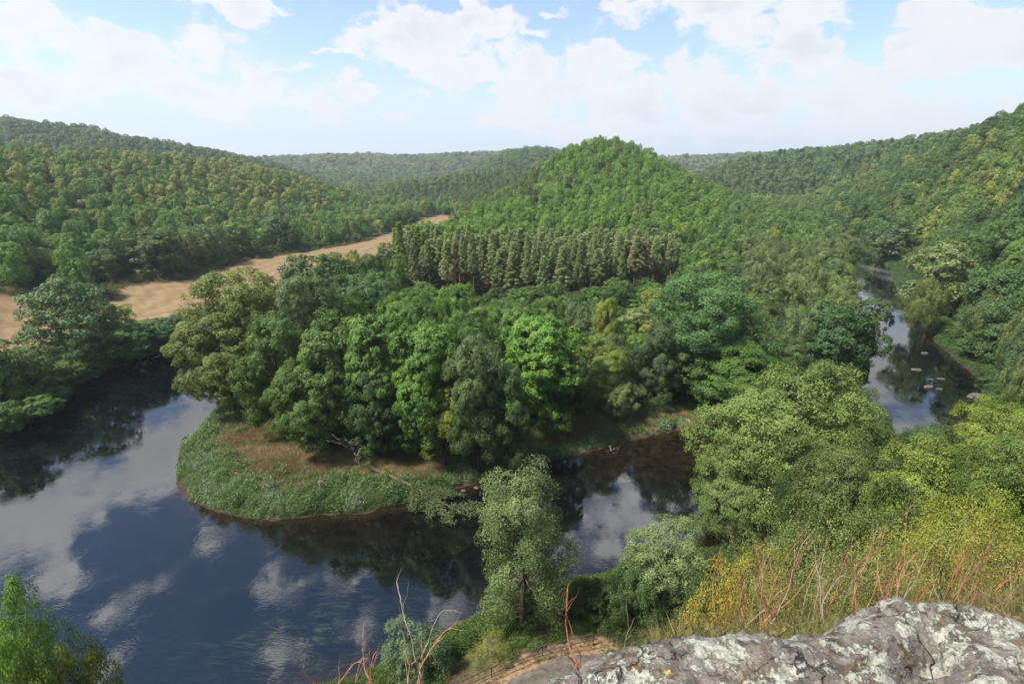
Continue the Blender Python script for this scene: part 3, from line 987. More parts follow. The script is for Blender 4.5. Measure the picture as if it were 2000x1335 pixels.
def conifer(seed, Ht=22, R=2.8, cb=0.45, N=4500, leaf=0.42, kind='pine', lone=False, sides=5, nt_=46):
    rng = random.Random(seed); rs = np.random.RandomState(seed)
    C_, D_ = [], []
    for i in range(nt_):
        t = (i + rng.random()) / nt_
        if kind == 'pine':
            rr = R * (0.05 + 0.95 * (1 - t) ** 0.9) * (0.5 + 0.5 * min(1, t / 0.2))
        else:
            rr = R * (1 - t) ** 0.8 + 0.1
        a = i * 2.4 + rng.uniform(-.5, .5)
        f = rng.uniform(0.55, 1.0)
        z = Ht * (cb + (1 - cb) * t)
        up = 0.25 if kind == 'pine' else -0.05
        C_.append([rr * f * cos(a), rr * f * sin(a), z + up * rr * f]); D_.append([cos(a), sin(a), 0.5])
    C_.append([0, 0, Ht - .2]); D_.append([0, 0, 1])
    C_, D_ = np.array(C_), unit(np.array(D_))
    pick = rs.randint(0, len(C_), N)
    rc = R * (0.22 if kind == 'pine' else 0.2)
    P = C_[pick] + unit(rs.normal(size=(N, 3))) * (rc * rs.rand(N) ** 0.5)[:, None] * np.array([1, 1, .75])
    tg = unit(D_[pick] + rs.normal(size=(N, 3)) * 0.8)
    nr = rs.normal(size=(N, 3)) + np.array([0, 0, .7]); nr = unit(nr - (nr * tg).sum(1, keepdims=True) * tg)
    la = leaf * rs.uniform(.6, 1.2, N)
    v, q = leaf_tris(P, nr, tg, la, la * 0.28)
    cv = rs.rand(len(C_)); lv = np.clip(.55 * cv[pick] + .45 * rs.rand(N), 0, 1)
    crown = make_mesh('pine_crown_mesh', v, [q], [MAT['needle']], fattr={'lv': lv})
    pts = [[0, 0, -.5]] + [[rng.uniform(-.15, .15) * k, rng.uniform(-.15, .15) * k, Ht * k / 6] for k in range(1, 7)]
    paths = [(pts, [Ht * .0085 * s for s in (1.2, 1.05, .95, .8, .6, .35, .08)])]
    for i in range(0, nt_, 2):
        c = C_[i]; s = np.array([0, 0, max(c[2] - 0.35 * np.linalg.norm(c[:2]), 1)])
        paths.append(([s, (s + c) / 2, c], [.07, .05, .02]))
    if kind == 'pine':      # dead snags below the crown
        for i in range(9):
            a = rng.uniform(0, 2 * pi); z = Ht * rng.uniform(.2, cb + .05); l = rng.uniform(.5, 1.4)
            paths.append(([[0, 0, z], [cos(a) * l, sin(a) * l, z + .1 * l]], [.035, .012]))
    tv, tq = tubes(paths, sides)
    trunk = make_mesh('pine_trunk_mesh', tv, [tq], [MAT['pine_bark'] if kind == 'pine' else MAT['bark']], smooth_shade=True)
    joined = None
    if lone:
        joined = make_mesh('conifer_mesh', np.concatenate([v, tv]), [q, tq + len(v)], [MAT['needle'], MAT['pine_bark']],
                           midx=np.concatenate([np.zeros(len(q)), np.ones(len(tq))]), fattr={'lv': np.concatenate([lv, np.zeros(len(tq))])})
    return dict(crown=crown, trunk=trunk, joined=joined, H=Ht, R=R)


PROTO = {
    ('round', 0): [broad_tree(11, N=66000, leaf=.145, lobes=15, rl=.42, rc=.12), broad_tree(12, N=62000, leaf=.145, lobes=19, rl=.38, rc=.105), broad_tree(13, N=64000, leaf=.145, lobes=13, rl=.46, rc=.13)],
    ('maple', 0): [broad_tree(21, style='maple', N=52000, leaf=.17, rc=.10, lobes=16, rl=.42), broad_tree(22, style='maple', N=56000, leaf=.165, lobes=18, rl=.40, rc=.12)],
    ('beech', 0): [broad_tree(31, style='beech', N=60000, leaf=.16, rc=.10, lobes=18, rl=.40)],
    ('willow', 0): [broad_tree(41, style='willow', N=54000, leaf=.18, rc=.11, lobes=15, rl=.42), broad_tree(42, style='willow', N=54000, leaf=.18, rc=.11, lobes=13, rl=.44)],
    ('airy', 0): [broad_tree(51, style='airy', N=26000, leaf=.15, rc=.11, lobes=11, rl=.40, nlimb=26)],
    ('round', 1): [broad_tree(61 + i, N=17000, leaf=.27, sides=4, nlimb=6, rc=.13 + .02 * (i % 2), lobes=13 + i, rl=.44, lone=True) for i in range(4)],
    ('beech', 1): [broad_tree(71, style='beech', N=15000, leaf=.29, sides=4, nlimb=6, rc=.12, lobes=15, rl=.42, lone=True)],
    ('willow', 1): [broad_tree(81, style='willow', N=15000, leaf=.30, sides=4, nlimb=6, lobes=13, rl=.44, lone=True)],
    ('airy', 1): [broad_tree(91, style='airy', N=8000, leaf=.27, sides=4, nlimb=18, R=5, rc=.13, lone=True)],
    ('round', 2): [broad_tree(101 + i, N=5000, leaf=.46, sides=3, nlimb=3, lobes=10, rl=.46, rc=.16, lone=True) for i in range(4)],
    ('airy', 2): [broad_tree(111, style='airy', N=2600, leaf=.42, R=5, sides=3, nlimb=6, lobes=7, rc=.17, lone=True)],
    ('round', 3): [broad_tree(121 + i, N=1300, leaf=.78, sides=3, nlimb=1, lobes=6, rc=.2, lone=True) for i in range(3)],
    ('pine', 1): [conifer(131 + i, R=2.9, N=12000, leaf=.27, cb=.30 + .06 * i, nt_=95) for i in range(4)],
    ('larch', 1): [conifer(141 + i, R=2.8, cb=.06, N=11000, leaf=.30, kind='larch', nt_=90) for i in range(2)],
    ('pine', 2): [conifer(151, R=3, cb=.15, N=1500, leaf=.65, lone=True, sides=3)],
}
PROTO[('maple', 1)] = PROTO[('round', 1)]
for s in ('maple', 'beech', 'willow'):
    PROTO[(s, 2)] = PROTO[('round', 2)]
for s in ('maple', 'beech', 'willow', 'airy', 'pine'):
    PROTO[(s, 3)] = PROTO[('round', 3)]
PROTO[('larch', 2)] = PROTO[('pine', 2)]
PROTO[('pine', 0)] = PROTO[('pine', 1)]

T_DARK = (0.034, 0.062, 0.022); T_MID = (0.055, 0.092, 0.026); T_BRIGHT = (0.075, 0.135, 0.032); T_VIVID = (0.062, 0.115, 0.03)
T_OLIVE = (0.085, 0.105, 0.034); T_YELLOW = (0.13, 0.155, 0.035); T_PALE = (0.105, 0.13, 0.06); T_GREY = (0.064, 0.096, 0.044); T_BLUE = (0.04, 0.08, 0.045)
T_STRAW = (0.125, 0.14, 0.05)
T_PINE = (0.19, 0.235, 0.12); T_LARCH = (0.19, 0.25, 0.07)

trees = []      # dicts


def tree(x, y, h, R, style, tint, label=None, group=None, name='broadleaf_tree', cat='tree', proto=None, wood=None, rot=None, z=None, force=False):
    trees.append(dict(x=x, y=y, h=h, R=R, style=style, tint=tint, label=label, group=group, name=name, cat=cat, proto=proto, wood=wood, rot=rot, z=z, force=force))


def by_px(xc, ytop, ybase, wpx, style, tint, label, group=None, zb=2.2, **k):
    """tree whose foot shows at (xc, ybase), top at ytop, wpx wide"""
    X, Y = on_z(xc, ybase, zb)
    r = math.hypot(X, Y)
    _, _, zt = at_r(xc, ytop, r)
    d = Y * CP - ((zb + zt) / 2 - H) * SP
    tree(X, Y, max(3, zt - zb - 0.2 * wpx / 2 * d / F), wpx / 2 * d / F, style, tint, label, group, z=zb, force=True, **k)


def by_r(xc, ytop, r, wpx, style, tint, label, group=None, **k):
    """tree whose top shows at (xc, ytop), r metres away, standing on the land"""
    X, Y, zt = at_r(xc, ytop, r)
    zb = gz(X, Y)
    d = Y * CP - ((zb + zt) / 2 - H) * SP
    tree(X, Y, max(1.5, zt - zb), wpx / 2 * d / F, style, tint, label, group, z=zb, force=True, **k)


def green(c):
    return [float(c[0] * 1.36), float(c[1] * 1.36), float(c[2] * 1.0)]


# ---- the peninsula grove
PG = None
for a in [
    (458, 590, 800, 175, 'round', T_OLIVE, 'olive green oak leaning over the water at the left end of the peninsula'),
    (505, 500, 765, 215, 'round', (0.085, 0.112, 0.03), 'tallest yellowish oak of the peninsula, seen beside the mown field'),
    (560, 600, 850, 160, 'round', T_MID, 'mid green tree whose skirt hangs over the dry grass patch'),
    (615, 520, 790, 170, 'round', T_GREY, 'grey green tree just right of the tallest yellowish oak'),
    (640, 480, 690, 170, 'round', T_DARK, 'dark round tree at the back of the grove against the field'),
    (625, 690, 880, 150, 'round', T_MID, 'low bushy tree over the brown turf behind the dead branches'),
    (685, 590, 860, 170, 'maple', T_MID, 'mid green tree standing over the bare dead branches'),
    (720, 520, 720, 150, 'round', (0.045, 0.085, 0.035), 'bluish green tree beside the left end of the pine stand'),
    (760, 600, 870, 150, 'maple', T_VIVID, 'dense bright maple in the middle of the grove front'),
    (790, 560, 740, 120, 'round', T_BRIGHT, 'small bright round tree in front of the pines, left one'),
    (845, 610, 885, 160, 'maple', (0.058, 0.115, 0.026), 'broad vivid maple in the middle of the grove with drooping sprays'),
    (900, 545, 740, 90, 'round', T_BRIGHT, 'narrow light green tree poking up before the pine trunks'),
    (870, 740, 900, 110, 'airy', T_YELLOW, 'thin yellow green tree at the foot of the vivid maples'),
    (935, 640, 905, 130, 'round', T_GREY, 'grey green tree with bare limbs showing, right of the vivid maples'),
    (985, 700, 905, 120, 'round', (0.05, 0.084, 0.036), 'dark grey green tree hanging to the bank above the near river arm'),
    (1060, 600, 834, 165, 'maple', (0.07, 0.14, 0.028), 'brightest maple with fresh green crown, near the middle of the picture'),
    (1020, 590, 800, 110, 'maple', T_VIVID, 'green maple touching the brightest maple on its left side'),
    (1110, 680, 844, 80, 'round', T_DARK, 'small dark tree squeezed under the brightest maple'),
    (1170, 640, 794, 120, 'beech', (0.09, 0.125, 0.03), 'yellow green hornbeam between the maple and the dark column tree'),
    (1205, 725, 809, 95, 'willow', T_PALE, 'pale weeping willow low on the near bank of the peninsula'),
    (1275, 622, 784, 112, 'round', (0.043, 0.07, 0.034), 'dark column shaped tree right of the weeping willow'),
    (1370, 505, 760, 235, 'round', (0.05, 0.098, 0.038), 'huge ash tree right of the pine stand, tallest of the right half'),
    (1330, 640, 774, 120, 'round', T_MID, 'mid green tree under the huge ash'),
    (1420, 640, 790, 190, 'beech', (0.052, 0.096, 0.024), 'wide beech with layered vivid green sprays over the dark water'),
    (1500, 640, 770, 110, 'round', T_GREY, 'grey green tree right of the layered beech'),
    (1540, 590, 735, 110, 'willow', T_GREY, 'soft grey green willow right of the huge ash'),
    (1612, 578, 738, 140, 'maple', (0.03, 0.062, 0.026), 'dark dome shaped maple beside the right river arm'),
    (1678, 568, 735, 80, 'airy', (0.04, 0.07, 0.028), 'open leaning tree with see-through crown over the bright water'),
    (1555, 690, 772, 100, 'round', T_DARK, 'low dark tree left of the dome shaped maple'),
    (1545, 520, 640, 110, 'willow', T_PALE, 'pale olive willow behind the dome shaped maple'),
    (1615, 505, 600, 75, 'round', T_DARK, 'dark tree at the waist of the right river arm'),
    (1640, 520, 598, 50, 'willow', T_GREY, 'small greyish willow at the water edge where the river narrows'),
    (1465, 560, 680, 110, 'round', T_MID, 'mid green tree just behind the huge ash on its right'),
    (1150, 575, 690, 110, 'willow', T_GREY, 'grey green bush like tree under the pine trunks'),
    (990, 575, 690, 130, 'willow', T_GREY, 'rounded grey willow in front of the pine trunks'),
    (1060, 590, 700, 110, 'willow', (0.08, 0.105, 0.05), 'light grey willow between the pine trunks and the brightest maple'),
    (1240, 590, 690, 110, 'airy', T_PALE, 'thin pale tree before the right end of the pine trunks'),
    (1270, 560, 650, 60, 'round', T_YELLOW, 'small yellow tree at the right foot of the pine stand'),
    (1190, 640, 760, 90, 'willow', T_GREY, 'soft grey green tree behind the yellow green hornbeam'),
    (680, 560, 760, 130, 'round', T_MID, 'rounded mid green tree inside the grove, behind the dead branches'),
    (560, 560, 740, 130, 'round', T_OLIVE, 'olive tree wedged between the leaning oak and the grey green one'),
    (930, 610, 800, 110, 'round', T_MID, 'mid green tree between the vivid maple and the bright one'),
    (830, 570, 780, 100, 'round', T_VIVID, 'fresh green pointed tree behind the vivid maples'),
    (740, 690, 890, 110, 'maple', T_DARK, 'dark lower tree between the two maple crowns of the front'),
]:
    by_px(*a, group=None)
# ---- far bank on the left
for a in [
    (158, 524, 712, 155, 'round', (0.062, 0.105, 0.05), 'big dark linden alone between the mown field and the river'),
    (240, 585, 690, 90, 'round', T_BRIGHT, 'light green tree reaching out right of the big dark linden'),
    (255, 620, 700, 80, 'beech', T_VIVID, 'low vivid green tree on the far bank right of the linden'),
    (300, 612, 688, 90, 'round', (0.05, 0.095, 0.035), 'first dark hedge tree of the far bank'),
    (355, 603, 672, 90, 'round', (0.044, 0.086, 0.032), 'second dark hedge tree of the far bank, by the field'),
    (275, 622, 697, 80, 'round', (0.036, 0.08, 0.028), 'leafy hedge tree between the linden and the dark hedge'),
    (330, 622, 684, 80, 'maple', (0.034, 0.074, 0.026), 'low hedge tree hanging over the water before the dark hedge'),
    (385, 606, 668, 80, 'round', (0.034, 0.072, 0.026), 'hedge tree at the corner where the left river arm vanishes'),
    (410, 592, 660, 80, 'round', T_DARK, 'dark hedge tree half hidden by the leaning oak'),
    (15, 650, 800, 110, 'round', (0.055, 0.10, 0.035), 'dark leafy tree at the left picture edge above the water'),
    (82, 660, 770, 100, 'round', (0.045, 0.08, 0.026), 'bushy tree left of the linden on the far bank'),
    (125, 700, 745, 80, 'airy', T_OLIVE, 'thin olive tree at the foot of the linden'),
    (-55, 620, 800, 130, 'round', T_MID, 'dark tree cut by the left picture edge'),
    (20, 775, 842, 70, 'round', (0.045, 0.09, 0.028), 'low spreading bush at the left edge by the water'),
    (90, 762, 808, 60, 'round', (0.05, 0.095, 0.03), 'low green bush on the left bank slope'),
    (315, 435, 545, 125, 'round', (0.042, 0.064, 0.024), 'very big dark round tree at the left edge of the mown field'),
    (375, 440, 530, 75, 'round', T_OLIVE, 'olive round tree next right of the very big one by the field'),
    (420, 430, 520, 70, 'round', T_GREY, 'greyish round tree third along the field edge'),
    (470, 425, 505, 80, 'round', T_MID, 'rounded tree fourth along the field edge'),
    (190, 480, 550, 95, 'beech', T_VIVID, 'bright layered tree left of the field corner'),
    (130, 470, 560, 80, 'round', T_MID, 'green tree behind the big dark linden'),
    (60, 480, 585, 80, 'round', T_DARK, 'dark tree beside the bare grey snags on the left'),
    (552, 415, 492, 70, 'round', T_DARK, 'dark dome tree at the bend of the field edge'),
    (800, 402, 441, 34, 'round', T_DARK, 'last dark round tree at the far end of the left woods'),
]:
    by_px(*a)
# ---- right bank
for a in [
    (1742, 425, 505, 85, 'round', (0.05, 0.078, 0.04), 'large greyish tree beside the small green meadow on the right bank'),
    (1815, 455, 622, 130, 'airy', T_PALE, 'tall pale airy willow on the right river bank'),
    (1795, 530, 640, 70, 'willow', T_OLIVE, 'olive bush tree at the foot of the pale airy willow'),
    (1925, 500, 670, 120, 'beech', (0.04, 0.075, 0.028), 'dark layered tree right of the pale airy willow'),
    (1955, 565, 712, 120, 'beech', (0.042, 0.076, 0.030), 'wide dark alder hanging over the right bank'),
    (2010, 600, 770, 120, 'beech', (0.036, 0.068, 0.032), 'dark alder at the right picture edge above the boulders'),
    (1985, 490, 670, 120, 'round', (0.04, 0.07, 0.03), 'dark tree at the right edge behind the alders'),
    (1905, 640, 690, 60, 'beech', (0.05, 0.09, 0.03), 'small green tree low on the right bank by the dark water'),
    (2060, 600, 780, 150, 'beech', T_DARK, 'dark tree cut by the right picture edge'),
    (1995, 690, 775, 80, 'beech', (0.034, 0.07, 0.036), 'low bluish tree above the pale boulder on the right bank'),
]:
    by_px(*a)

# hero crowns on our own side, with leaves fine enough for their distance
HERO = {
    'bank': broad_tree(201, Ht=19, R=4.6, cb=-.1, style='airy', N=50000, leaf=.088, lobes=22, rl=.32, rc=.15, nlimb=44),
    'big': broad_tree(202, Ht=20, R=10, cb=.02, style='round', N=115000, leaf=.112, lobes=30, rl=.30, rc=.07, nlimb=34),
    'pale': broad_tree(203, Ht=10, R=4, cb=-.08, style='round', N=46000, leaf=.078, lobes=20, rl=.36, rc=.13, nlimb=20, stems=3),
    'slope': broad_tree(204, Ht=12, R=6, cb=.0, style='maple', N=70000, leaf=.085, lobes=20, rl=.36, rc=.10, nlimb=20),
    'bush': broad_tree(205, Ht=4, R=2.6, cb=.0, style='shrub', N=22000, leaf=.06, lobes=10, rl=.42, rc=.13, nlimb=16, stems=4),
    'shrub': broad_tree(206, Ht=2.4, R=1.7, cb=.0, style='shrub', N=12000, leaf=.032, lobes=10, rl=.42, rc=.14, nlimb=30, stems=6),
    'thin': broad_tree(207, Ht=2.4, R=1.6, cb=.0, style='airy', N=9000, leaf=.026, lobes=10, rl=.42, rc=.15, nlimb=50, stems=7),
}
by_px(1022, 892, 1212, 190, 'airy', (0.105, 0.145, 0.068), 'pale green alder standing alone at the near water edge, foot by the track', proto=HERO['bank'], zb=1.8)
by_r(1572, 716, 61, 355, 'round', (0.105, 0.15, 0.048), 'huge light green maple leaning over the near river arm', proto=HERO['big'])
by_r(1452, 872, 56, 165, 'round', (0.095, 0.135, 0.05), 'lower left bough tree of light green leaves above the grey water', proto=HERO['slope'])
by_r(1690, 770, 66, 150, 'round', (0.085, 0.13, 0.038), 'green tree on the right flank of the huge light maple', proto=HERO['slope'])
by_r(1315, 1018, 42, 165, 'round', (0.125, 0.165, 0.085), 'silvery green willow bush tree left of the orange shrub', proto=HERO['pale'])
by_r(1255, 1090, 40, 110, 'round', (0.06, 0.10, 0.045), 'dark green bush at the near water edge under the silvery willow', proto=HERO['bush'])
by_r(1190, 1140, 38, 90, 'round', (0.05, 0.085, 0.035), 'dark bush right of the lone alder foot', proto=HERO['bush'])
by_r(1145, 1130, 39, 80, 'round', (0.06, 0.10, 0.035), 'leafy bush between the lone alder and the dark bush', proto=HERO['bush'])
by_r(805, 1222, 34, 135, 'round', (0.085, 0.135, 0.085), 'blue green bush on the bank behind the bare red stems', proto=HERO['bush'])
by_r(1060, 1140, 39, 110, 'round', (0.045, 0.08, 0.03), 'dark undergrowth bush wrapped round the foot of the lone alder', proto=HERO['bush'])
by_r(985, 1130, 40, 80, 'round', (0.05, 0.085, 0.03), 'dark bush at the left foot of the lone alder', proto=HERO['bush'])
by_r(960, 1240, 33, 90, 'round', (0.17, 0.19, 0.05), 'yellow green weedy shrub beside the double pipe', proto=HERO['thin'])
by_r(1815, 835, 74, 110, 'round', (0.045, 0.08, 0.035), 'dark round tree between the huge maple and the right water', proto=HERO['slope'])
by_r(1690, 868, 48, 215, 'round', (0.068, 0.09, 0.03), 'olive green tree below the huge light maple', proto=HERO['slope'])
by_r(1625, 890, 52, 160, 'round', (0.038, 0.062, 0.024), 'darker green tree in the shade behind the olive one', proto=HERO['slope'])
by_r(1890, 870, 42, 270, 'maple', (0.11, 0.14, 0.03), 'bright yellow green tree on the right slope', proto=HERO['slope'])
by_r(1985, 785, 62, 190, 'maple', (0.115, 0.15, 0.028), 'yellow green tree at the right edge below the dark water', proto=HERO['slope'])
by_r(1850, 830, 58, 150, 'maple', (0.045, 0.075, 0.028), 'green tree between the two yellow ones on the right slope', proto=HERO['slope'])
by_r(2040, 850, 40, 220, 'maple', (0.07, 0.105, 0.028), 'mid green tree cut by the right picture edge', proto=HERO['slope'])
by_r(1940, 1000, 24, 230, 'maple', (0.13, 0.145, 0.026), 'golden green bush at the right edge behind the red stems', proto=HERO['bush'])
by_r(1790, 960, 30, 190, 'maple', (0.05, 0.075, 0.026), 'dark green bush in the middle of the right slope', proto=HERO['bush'])
by_r(1640, 960, 34, 190, 'maple', (0.07, 0.10, 0.032), 'dark olive bush above the dry stems', proto=HERO['bush'])
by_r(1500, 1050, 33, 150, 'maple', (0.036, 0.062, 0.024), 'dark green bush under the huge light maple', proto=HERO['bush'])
by_r(1400, 1120, 30, 130, 'maple', (0.05, 0.085, 0.035), 'dark green bush right of the silvery willow', proto=HERO['bush'])
by_r(12, 1150, 34, 135, 'airy', (0.12, 0.20, 0.04), 'fresh green ash tree in the lower left corner over the river', proto=HERO['pale'])
by_r(110, 1272, 33, 150, 'shrub', (0.14, 0.16, 0.038), 'yellowish bush in the lower left corner', proto=HERO['bush'])
by_r(40, 1290, 33, 150, 'shrub', (0.09, 0.14, 0.035), 'green bush under the fresh ash in the lower left corner', proto=HERO['bush'])
# shrubs of the shoulder next to the rock
for a in [
    (1420, 1085, 11, 170, (0.21, 0.165, 0.038), 'shrub', 'orange and yellow leaved barberry bush left of the red stems'),
    (1490, 1060, 13, 140, (0.20, 0.20, 0.04), 'shrub', 'yellow green bush behind the orange barberry'),
    (1330, 1215, 8.5, 110, (0.21, 0.22, 0.03), 'shrub', 'low yellow bush on the edge of the lichen rock'),
    (1580, 1010, 15, 240, (0.10, 0.125, 0.05), 'thin', 'thorny grey green shrub with dark twigs, left one above the rock'),
    (1700, 1000, 13, 260, (0.105, 0.125, 0.045), 'thin', 'thorny shrub with dark twigs in the middle above the rock'),
    (1620, 1080, 10, 230, (0.115, 0.13, 0.05), 'thin', 'thin leaved thorny shrub low behind the orange stems'),
    (1760, 1060, 9, 220, (0.13, 0.14, 0.045), 'thin', 'sparse yellowish thorn shrub just above the rock top'),
    (1900, 1010, 12, 260, (0.14, 0.15, 0.035), 'thin', 'sparse golden shrub right of the thorn shrubs'),
    (1980, 1060, 8, 220, (0.17, 0.15, 0.04), 'thin', 'sparse yellow brown shrub at the right edge'),
    (1520, 1090, 9, 160, (0.16, 0.16, 0.05), 'thin', 'sparse pale shrub behind the orange stems'),
    (1500, 990, 19, 200, (0.07, 0.10, 0.035), 'thin', 'thin dark green shrub above the orange barberry'),
    (1820, 1000, 17, 220, (0.14, 0.16, 0.03), 'shrub', 'dense golden green bush behind the sparse golden shrub'),
    (1950, 940, 20, 200, (0.13, 0.15, 0.028), 'shrub', 'dense yellow bush at the right picture edge'),
]:
    by_r(a[0], a[1], a[2], a[3], 'shrub', a[4], a[6], proto=HERO[a[5]], name='shrub', cat='shrub')

# ---- bushes that close the shoreline under the trees
rsB = random.Random(12)
for line, sm, sM, tA, tB, txt in [
    ([(-40, 855), (20, 822), (80, 786), (125, 752), (165, 731), (215, 711), (270, 692), (330, 673), (385, 654), (430, 640), (480, 622)], 3.4, 5.8, (0.05, 0.085, 0.03), (0.08, 0.13, 0.04), 'bush on the far bank of the left river arm'),
    ([(1950, 715), (1958, 750), (1955, 800), (1925, 705), (1885, 680), (1858, 655), (1835, 625), (1800, 595)], 1.8, 3.2, (0.034, 0.066, 0.024), (0.055, 0.095, 0.03), 'bush overhanging the right river bank'),
    ([(1450, 806), (1530, 793), (1600, 772), (1660, 742), (1680, 715), (1665, 690), (1650, 650), (1642, 605), (1640, 560)], 2.0, 4.0, (0.034, 0.066, 0.024), (0.06, 0.10, 0.03), 'bush on the peninsula side of the right river arm'),
    ([(445, 790), (455, 760), (475, 720), (500, 690)], 2.0, 3.5, (0.045, 0.08, 0.024), (0.07, 0.12, 0.03), 'bush under the leaning oak at the left shore'),
    ([(660, 590), (735, 556), (240, 556), (150, 588), (60, 600), (400, 528), (470, 512), (600, 490), (700, 472)], 3.0, 5.0, (0.04, 0.075, 0.024), (0.07, 0.11, 0.03), 'bush along the edge of the mown field'),
]:
    for (x0, y0), (x1, y1) in zip(line[:-1], line[1:]):
        X0, Y0 = on_z(x0, y0, 1.2); X1, Y1 = on_z(x1, y1, 1.2)
        L_ = math.hypot(X1 - X0, Y1 - Y0)
        if L_ > 45 and 'field' in txt: L_ = 0; k = 2
        else: k = max(1, int(L_ / 2.6))
        for j in range(k):
            t = (j + rsB.uniform(.2, .8)) / k
            X, Y = X0 + (X1 - X0) * t + rsB.uniform(-.8, .8), Y0 + (Y1 - Y0) * t + rsB.uniform(-.8, .8)
            if k == 2 and L_ == 0: X, Y = X0 + rsB.uniform(-5, 5), Y0 + rsB.uniform(-2, 2)
            sdv = float(land([X], [Y])[1][0])
            for _k in range(6):      # keep clear of the water
                if sdv > 0.5: break
                dd_ = math.hypot(X, Y); X, Y = X * (1 + 0.8 / dd_), Y * (1 + 0.8 / dd_)
                sdv = float(land([X], [Y])[1][0])
            if sdv < 0.3: continue
            u = rsB.random(); h_ = rsB.uniform(sm, sM)
            pos_ = project([[X, Y, 2]])
            tree(X, Y, h_, h_ * rsB.uniform(.55, .8), 'round', tuple(tA[i] * (1 - u) + tB[i] * u for i in range(3)), name='shrub', cat='shrub', wood='bush:' + txt, force=True)

# ---- woods everywhere else
rsF = np.random.RandomState(5)


def wood_points():
    s = 6.7
    g = np.arange(-620, 621, s)
    X, Y = np.meshgrid(g, g[g > -40], indexing='ij')
    X = X + rsF.uniform(-.42, .42, X.shape) * s; Y = Y + rsF.uniform(-.42, .42, Y.shape) * s
    x, y = X.ravel(), Y.ravel(); r = np.hypot(x, y); az = np.degrees(np.arctan2(x, y))
    k = (r < 560) & (r > 60) & (np.abs(az) < 62)
    x, y = x[k], y[k]; sp = np.full(len(x), s)
    q = 0.0118
    lr = np.arange(math.log(560), math.log(3300), q)
    aa = np.arange(radians(-54), radians(54), q)
    A, R = np.meshgrid(aa, lr, indexing='ij')
    A = A + rsF.uniform(-.42, .42, A.shape) * q; R = np.exp(R + rsF.uniform(-.42, .42, R.shape) * q)
    x2, y2 = (R * np.sin(A)).ravel(), (R * np.cos(A)).ravel()
    return np.concatenate([x, x2]), np.concatenate([y, y2]), np.concatenate([sp, R.ravel() * q])


wx, wy, wsp = wood_points()
wz, wsd = land(wx, wy)
wr = np.hypot(wx, wy)
keep = wsd > 2.0
keep &= sdist(FIELD, wx, wy) > 3.5
keep &= sdist(DRY, wx, wy) > 0.5
keep &= sdist(PINES, wx, wy) > 2
pc = project(np.stack([wx, wy, wz], 1))
# small meadow on the right bank, the open tip and the front of the grove stay clear
MEADOW = poly_z([(1725, 505), (1760, 500), (1800, 530), (1790, 600), (1765, 590), (1745, 530)], 1.5)
keep &= sdist(MEADOW, wx, wy) > 1
front = poly_z([(300, 720), (470, 800), (640, 860), (900, 900), (1060, 850), (1400, 790), (1650, 740), (1700, 760), (1400, 900), (900, 1000), (500, 1050), (300, 950)], 1.5)
keep &= ~inside(front, wx, wy)
keep &= ~((pc[0] < 430) & (pc[1] > 600))
# our own side of the river is planted by hand
keep &= ~((wr < 115) & (wx > 0) & (pc[1] > 760))
keep &= ~((wr < 100) & (pc[1] > 730) & (wx < 0))
wx, wy, wz, wsp, wr, wsd = [a[keep] for a in (wx, wy, wz, wsp, wr, wsd)]
px, py, pd_ = project(np.stack([wx, wy, wz], 1))
heroes = np.array([(t['x'], t['y'], t['R']) for t in trees if t['h'] > 6])
dmin = np.full(len(wx), 1e9)
for hx, hy, hr in heroes:
    dmin = np.minimum(dmin, np.hypot(wx - hx, wy - hy) - 0.62 * hr)
ok = dmin > 1.5
wx, wy, wz, wsp, wr, wsd, px, py = [a[ok] for a in (wx, wy, wz, wsp, wr, wsd, px, py)]
nzb = fbm(wx / 45, wy / 45, 3.3); nzs = fbm(wx / 13, wy / 13, 8.8)
rr_ = rsF.rand(len(wx), 5)


def lerp(a, b, t):
    return tuple(a[i] * (1 - t) + b[i] * t for i in range(3))


